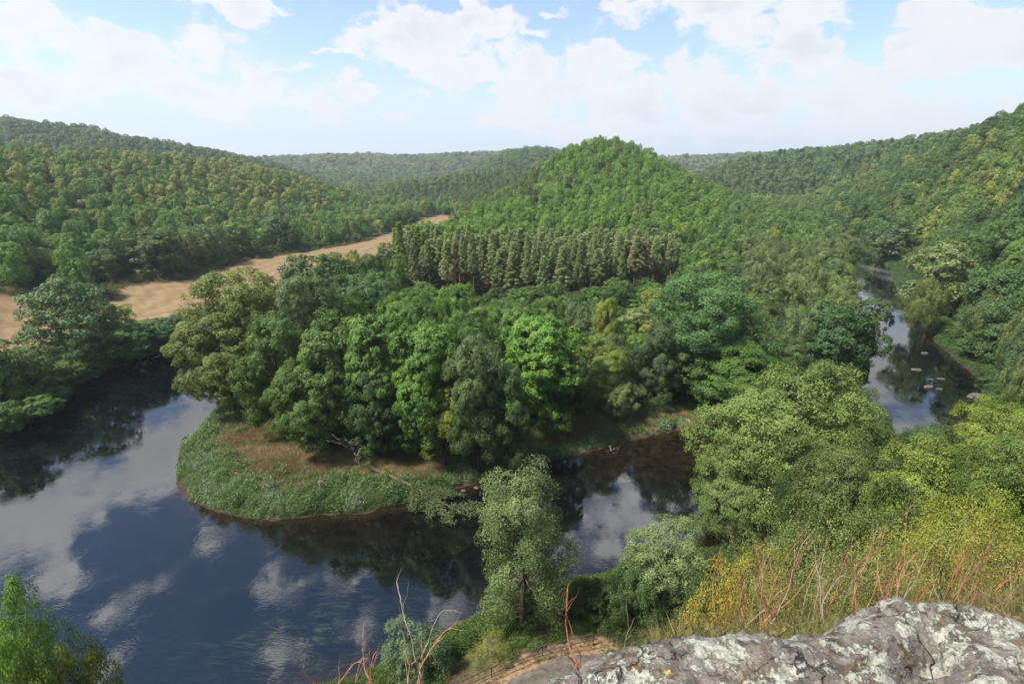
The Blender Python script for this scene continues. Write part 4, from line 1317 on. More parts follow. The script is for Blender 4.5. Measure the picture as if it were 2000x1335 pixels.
WOODS = {
    'left_slope': 'forest of mixed green and yellowing trees climbing the left slope above the field',
    'far_left': 'dark blue green forest on the high hill behind the left slope',
    'distant': 'hazy bluish forest on the distant ridges along the horizon',
    'spur': 'dark green forest on the spur left of the central hill',
    'central': 'bright green forest covering the cone shaped central hill',
    'right_far': 'dark forest on the far ridge of the right valley side',
    'right_slope': 'dark green forest on the steep slope right of the river',
    'floor': 'mixed green woodland on the flat ground inside the river bend',
}
_ca, _sa = None, None
for i in range(len(wx)):
    x, y, z, r, sp = wx[i], wy[i], wz[i], wr[i], wsp[i]
    a, b, c, d, e = rr_[i]
    az = math.degrees(math.atan2(x, y))
    px0 = 1000 + F * x / max(1, y * CP - (z - H) * SP)
    right_of_river = (x > on_z(1700, 560)[0] - 0.0 and az > 32.5 + 0 * r) if r < 260 else az > (30.5 if r < 420 else 24 if r < 560 else 19)
    sc_ = max(1.0, sp / 6.7)
    hgt = (8 + 7.5 * a) * (1 + 0.25 * (sc_ - 1))
    R = sp * (0.42 + 0.34 * b ** 1.4)
    style = 'round'
    if r > 1350:
        wood = 'distant'; t = lerp((0.04, 0.062, 0.03), (0.075, 0.09, 0.036), c)
        if nzb[i] > 0.18: t = lerp(t, (0.12, 0.125, 0.05), 0.6)
        if d > 0.8: style = 'pine'
    elif az < -20 and r > 720:
        wood = 'far_left'; t = lerp((0.036, 0.06, 0.03), (0.062, 0.085, 0.033), c)
    elif az < 4 and r > 540 and az > -20 or (r > 540 and az < 8 and az > 0):
        wood = 'spur' if r < 1000 else 'distant'; t = lerp((0.036, 0.06, 0.024), (0.065, 0.092, 0.03), c)
    elif az < 0.5 and px0 < 900 and r > 110 and (z > 3.4 or py[i] < 560) and not (px0 > 700 and r < 330):
        wood = 'left_slope'; t = lerp(T_DARK, T_BRIGHT, 0.3 + 0.55 * c)
        if nzs[i] > 0.25: t = lerp(t, T_GREY, 0.6)
        yel = math.exp(-((px0 - 480) / 260) ** 2) * math.exp(-((py[i] - 370) / 55) ** 2)
        if d < 0.12 + 0.75 * yel and r > 300:
            t = lerp(T_OLIVE, T_STRAW, 0.25 + 0.75 * e * (0.5 + 0.5 * yel)); style = 'airy'; R *= 0.85
        elif d > 0.93:
            t = T_STRAW if r > 320 else T_OLIVE; style = 'airy'
        if r < 230: R *= 1.15; hgt *= 1.1
    elif right_of_river:
        if r > 640:
            wood = 'right_far'; t = lerp((0.032, 0.056, 0.024), (0.062, 0.088, 0.030), c)
            if d > 0.85: style = 'pine'
        else:
            wood = 'right_slope'; t = lerp((0.030, 0.056, 0.022), (0.058, 0.095, 0.032), c)
            if nzb[i] > 0.12: t = lerp(t, (0.085, 0.12, 0.035), 0.7)
            if d > 0.94: t = (0.12, 0.14, 0.04)
            if d < 0.04: t = (0.075, 0.075, 0.035)
            style = 'beech' if d < 0.4 and r < 300 else 'round'
            if r < 220: R *= 1.15; hgt *= 1.1
    elif z > 4.5 or r > 260:
        if r > 560:
            wood = 'right_far' if az > 12 else 'spur'; t = lerp((0.032, 0.056, 0.024), (0.062, 0.088, 0.030), c)
        else:
            wood = 'central'; t = lerp((0.060, 0.115, 0.020), (0.100, 0.170, 0.032), c)
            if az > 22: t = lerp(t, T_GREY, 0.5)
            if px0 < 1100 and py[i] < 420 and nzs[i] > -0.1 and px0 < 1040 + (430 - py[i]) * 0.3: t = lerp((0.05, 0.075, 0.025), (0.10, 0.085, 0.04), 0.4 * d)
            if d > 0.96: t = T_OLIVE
    else:
        wood = 'floor'; t = lerp(T_DARK, T_BRIGHT, c)
        if px0 > 1440:
            t = lerp(t, T_PALE, 0.65); style = 'willow' if d < 0.6 else 'round'
        elif nzs[i] > 0.15:
            t = lerp(t, T_GREY, 0.7)
        if d > 0.93: t = T_YELLOW
        hgt *= 1.05
        if 780 < px0 < 1330 and 105 < r < 175: hgt *= 0.6
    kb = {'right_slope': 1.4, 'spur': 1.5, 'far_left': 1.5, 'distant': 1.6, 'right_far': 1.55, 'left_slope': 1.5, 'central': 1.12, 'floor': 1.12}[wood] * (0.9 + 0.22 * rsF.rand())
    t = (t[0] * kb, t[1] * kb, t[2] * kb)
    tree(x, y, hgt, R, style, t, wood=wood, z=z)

# pines and larches
pxs, pys = np.meshgrid(np.arange(-80, 110, 4.1), np.arange(120, 330, 4.1), indexing='ij')
pxs = (pxs + rsF.uniform(-2.1, 2.1, pxs.shape)).ravel(); pys = (pys + rsF.uniform(-1.3, 1.3, pys.shape)).ravel()
k = inside(PINES, pxs, pys)
pxs, pys = pxs[k], pys[k]
pz = land(pxs, pys)[0]
for x, y, z in zip(pxs, pys, pz):
    px0 = 1000 + F * x / (y * CP - (z - H) * SP)
    r = math.hypot(x, y)
    if r > 222 or rsF.rand() < .2: continue
    cap = 42.5 - 0.108 * r - z + rsF.uniform(-3.4, .9)
    larch = (px0 < 990 and r > 172 + max(0, (px0 - 800)) * 0.15 and rsF.rand() < 0.8) or (px0 < 800 and rsF.rand() < .5)
    u = rsF.rand()
    if larch:
        tree(x, y, min(24 + 3 * u, cap + 1.4), 2.7 + .7 * u, 'larch', lerp(T_LARCH, (0.15, 0.21, 0.06), u), wood='pine_stand', z=z, name='larch_tree', cat='tree')
    else:
        tree(x, y, min(15.5 + 7 * u, cap), 1.9 + 1.7 * rsF.rand(), 'pine', lerp(T_PINE, (0.14, 0.18, 0.09) if rsF.rand() < .95 else (0.17, 0.15, 0.08), rsF.rand()), wood='pine_stand', z=z, name='pine_tree', cat='pine tree')
WOODS['pine_stand'] = 'inner rows of the pine plantation in the river bend'

# ---- what of the trees can be seen from here: nearest first, a skyline per azimuth bin
NB = 720


def azbin(a):
    return int((math.degrees(a) + 60) / 120 * NB)


ter_r = np.exp(np.linspace(math.log(20), math.log(4000), 150))
A_, R_ = np.meshgrid(np.radians(np.linspace(-60, 60, NB)), ter_r, indexing='ij')
tz_, _ = land((R_ * np.sin(A_)).ravel(), (R_ * np.cos(A_)).ravel(), detail=False)
ttan = np.maximum.accumulate(((tz_.reshape(NB, -1) - H) / R_), axis=1)
for t in trees:
    if t['z'] is None:
        t['z'] = gz(t['x'], t['y'])
    t['r'] = math.hypot(t['x'], t['y'])
trees.sort(key=lambda t: t['r'])
sky = np.full(NB, -9.0)
for t in trees:
    a = math.atan2(t['x'], t['y']); hw = t['R'] / t['r']
    b0, b1 = azbin(a - hw * 0.8), azbin(a + hw * 0.8)
    b0c, b1c = max(0, b0), min(NB - 1, b1)
    if b1c < b0c:
        t['vis'] = 0.0
        continue
    ri = min(len(ter_r) - 1, max(0, int(np.searchsorted(ter_r, t['r'] - t['R'] - 2)) - 1))
    occ = np.maximum(sky[b0c:b1c + 1], ttan[b0c:b1c + 1, ri])
    top = (t['z'] + t['h'] - H) / t['r']; bot = (t['z'] - H) / t['r']
    vis = np.clip(top - np.maximum(occ, bot), -1, None)
    t['gap'] = float(vis.max())
    dpt = max(1.0, t['y'] * CP - (t['z'] + t['h'] / 2 - H) * SP)
    t['vis'] = max(0.0, float(np.clip(vis, 0, None).mean())) * F * 2 * t['R'] / dpt * F
    shade = (t['z'] + t['h'] * 0.8 - H) / t['r']
    m0, m1 = max(0, azbin(a - hw * 0.6)), min(NB - 1, azbin(a + hw * 0.6))
    if m1 >= m0:
        sky[m0:m1 + 1] = np.maximum(sky[m0:m1 + 1], shade)
    p = project([[t['x'], t['y'], t['z'] + t['h'] * .6]])
    t['px'], t['py'] = float(p[0][0]), float(p[1][0])
    if not (-60 < t['px'] < 2060):
        t['vis'] *= 0.01
trees = [t for t in trees if t['force'] or t.get('gap', -1) > -0.012]

broad = [t for t in trees if t['name'] in ('broadleaf_tree', 'shrub')]
named = [t for t in broad if t['force']]
rest = sorted([t for t in broad if not t['force']], key=lambda t: -t['vis'])
n_ind = 300 - len([t for t in named if t['name'] == 'broadleaf_tree'])
indiv = named + rest[:n_ind]
stuff = rest[n_ind:]
con = sorted([t for t in trees if t['name'] in ('pine_tree', 'larch_tree')], key=lambda t: -t['vis'])
con_ind = [t for t in con[:190] if t['vis'] > 60]
stuff += [t for t in con if t not in con_ind]
indiv += con_ind


def lod(t):
    r = t['r']
    if t['name'] in ('pine_tree', 'larch_tree'):
        return 1
    return 0 if r < 105 else 1 if r < 260 else 2 if r < 620 else 3


def hue_word(t):
    r_, g_, b_ = t['tint']
    if r_ > 0.12: return 'yellowish'
    if g_ > 0.115: return 'bright green'
    if b_ > 0.6 * r_ and g_ > 0.085: return 'greyish green'
    if g_ > 0.08: return 'mid green'
    return 'dark green'


ANCHORS = [(455, 690, 'the leaning olive oak'), (505, 540, 'the tallest yellowish oak'), (640, 540, 'the dark rear grove tree'),
           (760, 690, 'the dense bright maple'), (845, 700, 'the broad vivid maple'), (935, 720, 'the bare limbed grey tree'), (1060, 680, 'the brightest maple'),
           (1170, 700, 'the yellow green hornbeam'), (1275, 680, 'the dark column shaped tree'), (1370, 580, 'the huge ash'), (1420, 710, 'the layered beech'),
           (1622, 630, 'the dark dome shaped maple'), (1545, 560, 'the pale olive willow'), (1150, 610, 'the grey bush tree'), (990, 610, 'the rounded grey willow'),
           (1270, 590, 'the small yellow tree'), (155, 600, 'the big dark linden'), (315, 490, 'the biggest field edge tree'), (420, 480, 'the greyish field tree'),
           (552, 450, 'the dark dome field tree'), (800, 420, 'the last left wood tree'), (60, 530, 'the bare grey snags'),
           (1742, 460, 'the large greyish meadow tree'), (1815, 530, 'the pale airy willow'), (1900, 620, 'the wide dark alder'), (1970, 660, 'the alder above the boulders'),
           (1180, 300, 'the top of the central hill'), (850, 440, 'the far end of the mown field'), (1650, 500, 'the right river narrows')]
ORD = 'first second third fourth fifth sixth seventh eighth ninth tenth eleventh twelfth thirteenth fourteenth fifteenth sixteenth seventeenth eighteenth nineteenth twentieth'.split()


def label_for(t):
    if t['wood'] and t['wood'].startswith('bush:'):
        txt = t['wood'][5:]
        ax, ay, an = min(ANCHORS, key=lambda a: (a[0] - t['px']) ** 2 + (a[1] - t['py']) ** 2)
        dx, dy = t['px'] - ax, t['py'] - ay
        where = ('right of' if dx > 0 else 'left of') if abs(dx) > abs(dy) * 1.2 else ('above' if dy < 0 else 'below')
        w_ = ['low' if t['h'] < 3.6 else 'tall'] + hue_word(t).split() + (['field', 'edge'] if 'field' in txt else ['shore']) + ['bush'] + where.split() + an.split()
        if len(w_) > 12: w_ = w_[:1] + hue_word(t).split()[-1:] + w_[1 + len(hue_word(t).split()):]
        return ' '.join(w_), 'bushes, ' + txt
    if t['wood'] == 'pine_stand':
        kind = 'slim pine with reddish trunk' if t['name'] == 'pine_tree' else 'light green conical larch'
        where = 'front' if t['r'] < 178 else 'middle' if t['r'] < 205 else 'back'
        third = ['far left', 'left', 'middle left', 'middle right', 'right', 'far right'][int(min(5, max(0, (t['px'] - 770) / 90)))]
        g = '%s in the %s rows of the conifer stand, %s part' % ('pines' if t['name'] == 'pine_tree' else 'larches', where, third)
        if t.get('ordinal') is not None:
            k = t['ordinal']
            if k < 20: return '%s pine from the left in the front row of the conifer stand' % ORD[k], g
            k2 = t['ordinal_r']
            if k2 < 20: return '%s pine from the right in the front row of the conifer stand' % ORD[k2], g
        return '%s in %s rows, %s part of conifer stand' % (kind, where, third), g
    size = 'low' if t['h'] < 13 else 'tall' if t['h'] > 16 else 'medium'
    crown = {'round': 'rounded', 'beech': 'layered', 'willow': 'soft', 'airy': 'thin', 'maple': 'leafy', 'pine': 'pointed'}[t['style']]
    ax, ay, an = min(ANCHORS, key=lambda a: (a[0] - t['px']) ** 2 + (a[1] - t['py']) ** 2)
    dx, dy = t['px'] - ax, t['py'] - ay
    far = 'well ' if math.hypot(dx, dy) > 90 else 'just '
    where = ('right of' if dx > 0 else 'left of') if abs(dx) > abs(dy) * 1.2 else ('above' if dy < 0 else 'below')
    lab = '%s %s %s tree %s%s %s' % (size, hue_word(t), crown, far, where, an)
    w = lab.split()
    return ' '.join(w[:16]), 'trees of the %s' % {'left_slope': 'left forest slope', 'central': 'central hill', 'right_slope': 'right valley slope', 'floor': 'woodland in the river bend'}.get(t['wood'], 'hills')


fr = sorted([t for t in con_ind if t['name'] == 'pine_tree' and t['r'] < 168], key=lambda t: t['px'])
fr = [t for i, t in enumerate(fr) if t['vis'] > 400][:40]
for i, t in enumerate(fr):
    t['ordinal'], t['ordinal_r'] = i, len(fr) - 1 - i


def put_individual(t):
    P = t['proto']
    if P is None:
        ps = PROTO[(t['style'], lod(t))]
        P = ps[int(abs(t['x'] * 7.3 + t['y'] * 3.1)) % len(ps)]
    root = bpy.data.objects.new(t['name'], None)
    sc.collection.objects.link(root)
    root.empty_display_size = 1
    root.location = (t['x'], t['y'], t['z'] - 0.15)
    root.rotation_euler = (0, 0, t['rot'] if t['rot'] is not None else (t['x'] * 13.7 + t['y'] * 7.9) % 6.283)
    root.scale = (t['R'] / P['R'], t['R'] / P['R'], t['h'] / P['H'])
    if t['label']:
        root['label'] = t['label']
    else:
        root['label'], root['group'] = label_for(t)
    if t['group']:
        root['group'] = t['group']
    root['category'] = t['cat']
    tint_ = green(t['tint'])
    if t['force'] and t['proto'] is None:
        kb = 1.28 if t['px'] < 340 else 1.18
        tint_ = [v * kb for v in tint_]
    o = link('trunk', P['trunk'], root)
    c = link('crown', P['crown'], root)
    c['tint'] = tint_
    return root


_by = {}
for t in indiv:
    if not t['label']:
        t['label'], t['group'] = label_for(t)
        _by.setdefault(t['label'], []).append(t)
for lab, ts in _by.items():
    if 2 <= len(ts) <= 20:
        ts.sort(key=lambda t: t['px'])
        stem_ = lab.replace(' tree ', ' trees ', 1).replace('field edge bush ', 'field bushes ', 1).replace(' bush ', ' bushes ', 1).replace('pine with', 'pines with', 1).replace('larch in', 'larches in', 1)
        for w_ in ('medium ', 'slim '):
            stem_ = stem_.replace(w_, '')
        for i, t in enumerate(ts):
            o_ = ORD[i] if i < 10 or len(ts) - i > 10 else ORD[len(ts) - 1 - i]
            side_ = 'left' if o_ == ORD[i] else 'right'
            l2 = '%s from the %s of the %s' % (o_, side_, stem_)
            if len(l2.split()) > 16: l2 = '%s from %s of the %s' % (o_, side_, stem_)
            if len(l2.split()) > 16: l2 = '%s from %s, %s' % (o_, side_, stem_)
            if len(l2.split()) > 16: l2 = ' '.join(l2.split()[:3] + stem_.split()[1:])
            if len(l2.split()) <= 16: t['label'] = l2
for t in sorted(indiv, key=lambda t: -t['vis']):
    put_individual(t)


# ---- scattered masses
def proto_collection(name, meshes):
    col = bpy.data.collections.new(name)
    for i, me in enumerate(meshes):
        o = bpy.data.objects.new('%s_%02d' % (name, i), me)
        col.objects.link(o)
    return col


def scatter(name, pos, scale, rot, idx, tint, col, label, cat):
    n = len(pos)
    me = bpy.data.meshes.new(name)
    me.vertices.add(n)
    me.vertices.foreach_set("co", np.asarray(pos, np.float32).ravel())
    for k, v in (('scl', scale), ('rot', rot)):
        a = me.attributes.new(k, 'FLOAT_VECTOR', 'POINT'); a.data.foreach_set('vector', np.asarray(v, np.float32).ravel())
    a = me.attributes.new('idx', 'INT', 'POINT'); a.data.foreach_set('value', np.asarray(idx, np.int32))
    a = me.attributes.new('tint', 'FLOAT_VECTOR', 'POINT'); a.data.foreach_set('vector', np.asarray(tint, np.float32).ravel())
    me.update()
    o = link(name, me, kind='stuff', label=label, category=cat)
    ng = bpy.data.node_groups.new(name + '_nodes', 'GeometryNodeTree')
    ng.interface.new_socket('Geometry', in_out='INPUT', socket_type='NodeSocketGeometry')
    ng.interface.new_socket('Geometry', in_out='OUTPUT', socket_type='NodeSocketGeometry')
    N, L = ng.nodes.new, ng.links.new
    gi, go = N('NodeGroupInput'), N('NodeGroupOutput')
    ci = N('GeometryNodeCollectionInfo'); ci.inputs['Collection'].default_value = col
    ci.inputs['Separate Children'].default_value = True; ci.inputs['Reset Children'].default_value = True
    ip = N('GeometryNodeInstanceOnPoints'); ip.inputs['Pick Instance'].default_value = True

    def na(nm, ty):
        a_ = N('GeometryNodeInputNamedAttribute'); a_.data_type = ty; a_.inputs['Name'].default_value = nm
        return a_.outputs['Attribute']
    L(gi.outputs[0], ip.inputs['Points']); L(ci.outputs[0], ip.inputs['Instance'])
    L(na('idx', 'INT'), ip.inputs['Instance Index']); L(na('rot', 'FLOAT_VECTOR'), ip.inputs['Rotation']); L(na('scl', 'FLOAT_VECTOR'), ip.inputs['Scale'])
    L(ip.outputs[0], go.inputs[0])
    md = o.modifiers.new('scatter', 'NODES'); md.node_group = ng
    return o


stuff_protos, keymap = [], {}
for key in [('round', 1), ('beech', 1), ('willow', 1), ('airy', 1), ('round', 2), ('airy', 2), ('round', 3), ('pine', 2)]:
    keymap[key] = []
    for P in PROTO[key]:
        keymap[key].append((len(stuff_protos), P)); stuff_protos.append(P['joined'])
tree_col = proto_collection('wood_tree', stuff_protos)


def stuff_key(t):
    l = max(1, lod(t)); s = t['style']
    if s == 'maple': s = 'round'
    if s in ('pine', 'larch'): return ('pine', 2)
    if l == 2 and s in ('beech', 'willow'): s = 'round'
    if l == 3: s = 'round'
    return (s, l)


WN = {'left_slope': 'forest', 'far_left': 'forest', 'distant': 'forest', 'spur': 'forest', 'central': 'forest', 'right_far': 'forest', 'right_slope': 'forest', 'floor': 'woods', 'pine_stand': 'woods'}
for w in WOODS:
    ts = [t for t in stuff if t['wood'] == w]
    if not ts: continue
    pos, scl, rot, idx, tint = [], [], [], [], []
    for t in ts:
        ch = keymap[stuff_key(t)]
        i, P = ch[int(abs(t['x'] * 5.3 + t['y'] * 9.1)) % len(ch)]
        pos.append((t['x'], t['y'], t['z'] - .2)); s = t['R'] / P['R']; scl.append((s, s, t['h'] / P['H']))
        rot.append((0, 0, (t['x'] * 13.7 + t['y'] * 7.9) % 6.283)); idx.append(i); tint.append(green(t['tint']))
    scatter(WN[w], pos, scl, rot, idx, tint, tree_col, WOODS[w], 'forest')
print('trees', len(trees), 'individual', len(indiv), 'stuff', len(stuff))


# ------------------------------------------------------------------ herbs, grass and undergrowth
def tuft(seed, n, rad, hgt, la, lb, upright=0.5, mat='grass'):
    rs = np.random.RandomState(seed)
    a = rs.rand(n) * 2 * pi; rr = rad * rs.rand(n) ** .5
    z = hgt * rs.rand(n) * (1 - 0.5 * (rr / rad) ** 2)
    P = np.stack([rr * np.cos(a), rr * np.sin(a), z], 1)
    tg = unit(rs.normal(size=(n, 3)) * (1 - upright) + np.array([0, 0, 1.0]) * upright + np.stack([np.cos(a), np.sin(a), 0 * a], 1) * 0.3)
    nr = rs.normal(size=(n, 3)) + np.array([0, 0, .6]); nr = unit(nr - (nr * tg).sum(1, keepdims=True) * tg)
    s = rs.uniform(.6, 1.3, n)
    v, q = leaf_quads(P, nr, tg, la * s, lb * s)
    return make_mesh('tuft_mesh', v, [q], [MAT[mat]], fattr={'lv': rs.rand(n)})


tuft_col = proto_collection('herb_tuft', [
    tuft(1, 190, .65, .95, .095, .042, .25), tuft(2, 170, .55, 1.2, .115, .034, .5), tuft(3, 200, .75, .7, .085, .045, .15),
    tuft(4, 60, .40, .35, .22, .022, .8), tuft(5, 60, .45, .45, .26, .02, .75),
    tuft(6, 110, .16, .14, .10, .003, .75), tuft(7, 90, .2, .16, .12, .003, .6), tuft(8, 60, .16, .12, .02, .010, .2),
    tuft(9, 170, .6, .6, .055, .03, .2), tuft(10, 150, .5, .8, .06, .025, .3)])


def zone(name, box, n, test, kinds, tints, smin, smax, label, cat, seed=0):
    rs = np.random.RandomState(seed)
    x = rs.uniform(box[0], box[2], n); y = rs.uniform(box[1], box[3], n)
    z, sd = land(x, y)
    k = test(x, y, z, sd, rs)
    x, y, z = x[k], y[k], z[k]
    m = len(x)
    if m == 0:
        print('empty zone', label); return
    s = rs.uniform(smin, smax, m) * (1 + 0.7 * fbm(x / 3, y / 3, 2.2)) * (1 + .4 * (rs.rand(m) < .08))
    tt = np.array(tints)
    u = np.clip((fbm(x / 3.5, y / 3.5, 5.5) * 0.9 + 0.5), 0, 0.999) * (len(tt) - 1)
    i0 = u.astype(int); f = (u - i0)[:, None]
    tint = (tt[i0] * (1 - f) + tt[np.minimum(i0 + 1, len(tt) - 1)] * f) * rs.uniform(.8, 1.2, (m, 1))
    rot = np.stack([rs.uniform(-.15, .15, m), rs.uniform(-.15, .15, m), rs.rand(m) * 6.28], 1)
    scatter(name, np.stack([x, y, z - .03], 1), np.stack([s, s, s * rs.uniform(.8, 1.2, m)], 1), rot, rs.choice(kinds, m), tint, tuft_col, label, cat)
    print(label[:40], m)


def bb(px, z=1.0, pad=2):
    p = poly_z(px, z)
    return p[:, 0].min() - pad, p[:, 1].min() - pad, p[:, 0].max() + pad, p[:, 1].max() + pad


# green rim of the peninsula
RIM = poly_z([(330, 800), (430, 760), (500, 800), (600, 860), (780, 900), (1000, 860), (1200, 800), (1400, 790), (1480, 800), (1480, 850), (1200, 900), (1000, 950), (900, 980), (700, 1020), (500, 1030), (380, 1000), (330, 930)], 1)


def t_rim(x, y, z, sd, rs):
    d = sdist(DRY, x, y)
    wdt = 9 + 4 * fbm(x / 6, y / 6, 1.7)
    return inside(RIM, x, y) & (sd > 0.25 + 0.9 * fbm(x / 2.2, y / 2.2, 6.6)) & ((sd < wdt * 1.2) | (rs.rand(len(x)) < .12)) & ((d > -0.4 + 1.2 * rs.normal(size=len(x))) | (rs.rand(len(x)) < .02))


zone('undergrowth', bb([(330, 760), (1480, 790), (900, 1030), (360, 1030), (1480, 850)]), 42000, t_rim, [0, 1, 2], [(0.08, 0.14, 0.045), (0.14, 0.21, 0.075), (0.19, 0.25, 0.14)], .55, 1.1,
     'lush green nettles and reeds rimming the tip of the peninsula', 'undergrowth', 1)
zone('grass', bb([(400, 800), (1420, 780), (900, 960), (420, 960)]), 70000, lambda x, y, z, sd, rs: (sdist(DRY, x, y) < 1) & (sd > 2), [5, 6],
     [(0.34, 0.22, 0.13), (0.36, 0.28, 0.14), (0.20, 0.20, 0.07), (0.30, 0.18, 0.11)], 1.8, 3.2, 'dry brown grass on the open ground of the peninsula', 'grass', 2)
zone('grass', bb([(-100, 640), (915, 420), (0, 740)], 2.5), 60000, lambda x, y, z, sd, rs: (np.abs(sdist(FIELD, x, y)) < 2.2 + 1.5 * rs.normal(size=len(x))) & (sd > 2) & (np.hypot(x, y) < 330), [0, 1, 2],
     [(0.07, 0.11, 0.035), (0.13, 0.14, 0.05), (0.10, 0.13, 0.04)], .8, 1.7, 'rough grass fringe round the mown field', 'grass', 12)
# left bank
LB = poly_z([(-200, 760), (0, 720), (120, 700), (250, 690), (340, 680), (380, 665), (360, 700), (240, 740), (150, 780), (60, 840), (0, 880), (-200, 960)], 1)
zone('undergrowth', bb([(-200, 760), (380, 665), (-200, 960), (0, 870)]), 26000, lambda x, y, z, sd, rs: inside(LB, x, y) & (sd > -.1) & (sd < 16), [0, 1, 2, 3],
     [(0.04, 0.08, 0.025), (0.06, 0.115, 0.03), (0.08, 0.13, 0.045)], .5, 1.1, 'green grass and herbs on the left far bank', 'undergrowth', 3)
# right banks
RB = poly_z([(1660, 468), (1690, 480), (1760, 490), (1800, 540), (1830, 620), (1900, 690), (1990, 740), (1990, 830), (1900, 830), (1930, 750), (1850, 690), (1764, 590), (1742, 530)], 1)
zone('undergrowth', bb([(1660, 468), (1800, 540), (1990, 740), (1990, 830)]), 60000, lambda x, y, z, sd, rs: inside(RB, x, y) & (sd > -.1) & (sd < 12), [0, 1, 2],
     [(0.05, 0.10, 0.03), (0.075, 0.14, 0.04), (0.09, 0.14, 0.06)], .8, 1.5, 'green grass strip and herbs along the right river bank', 'undergrowth', 4)
PB = poly_z([(1600, 800), (1700, 760), (1720, 720), (1680, 640), (1660, 560), (1630, 560), (1640, 680), (1660, 720), (1560, 770), (1450, 790), (1400, 800), (1420, 830)], 1)
zone('undergrowth', bb([(1400, 800), (1700, 760), (1660, 560)]), 22000, lambda x, y, z, sd, rs: inside(PB, x, y) & (sd > -.1) & (sd < 6), [0, 1, 2],
     [(0.04, 0.085, 0.025), (0.06, 0.11, 0.03)], .7, 1.3, 'dark herbs on the peninsula shore of the right river arm', 'undergrowth', 5)
# near bank below the rock


def t_near(x, y, z, sd, rs):
    pd = sdist(PATH, x, y)
    g = fbm(x / 2.2, y / 2.2, 7.7)
    return (np.hypot(x, y) > 25) & (sd > 0.0) & (sd < 7 + 3 * g) & (pd > .4) & (x > -30) & (x < 40) & (y < 62) & ((sd < 3.0) | (g > 0.12))


zone('grass', (-30, 20, 40, 62), 42000, t_near, [0, 1, 2, 3], [(0.055, 0.10, 0.03), (0.085, 0.14, 0.035), (0.12, 0.16, 0.045)], .35, .75, 'green grass and weeds along the near water edge', 'grass', 6)


def t_neardry(x, y, z, sd, rs):
    pd = sdist(PATH, x, y)
    return (np.hypot(x, y) > 22) & (sd > 1.2) & (sd < 20) & (pd > .1) & (x > -30) & (x < 40) & (y < 60)


zone('grass', (-30, 15, 40, 60), 70000, t_neardry, [3, 4], [(0.26, 0.18, 0.10), (0.17, 0.16, 0.06), (0.30, 0.20, 0.12), (0.13, 0.14, 0.04)], .16, .42, 'dry straw coloured grass beside the track on the near bank', 'grass', 7)
# shoulder beside the lichen rock
zone('grass', (0.3, -2, 30, 26), 75000, lambda x, y, z, sd, rs: (np.hypot(x, y) < 26) & (np.degrees(np.arctan2(x, y)) > 12) & (np.degrees(np.arctan2(x, y)) < 100) & ((np.hypot(x, y) > 2.2) | (x > 2.0)) & ((np.degrees(np.arctan2(x, y)) < 60) | (np.hypot(x, y) < 9)), [5, 6, 7],
     [(0.24, 0.16, 0.10), (0.20, 0.14, 0.08), (0.15, 0.15, 0.05), (0.30, 0.17, 0.11)], .4, .9, 'short dry reddish grass on the shoulder behind the rock', 'grass', 8)
zone('undergrowth', (2, 6, 60, 60), 26000, lambda x, y, z, sd, rs: (np.hypot(x, y) > 14) & (np.degrees(np.arctan2(x, y)) > 14) & (np.degrees(np.arctan2(x, y)) < 60) & (sd > 1), [8, 9],
     [(0.04, 0.07, 0.025), (0.07, 0.10, 0.03), (0.10, 0.12, 0.04)], .5, 1.3, 'green undergrowth between the trees on the near slope', 'undergrowth', 9)


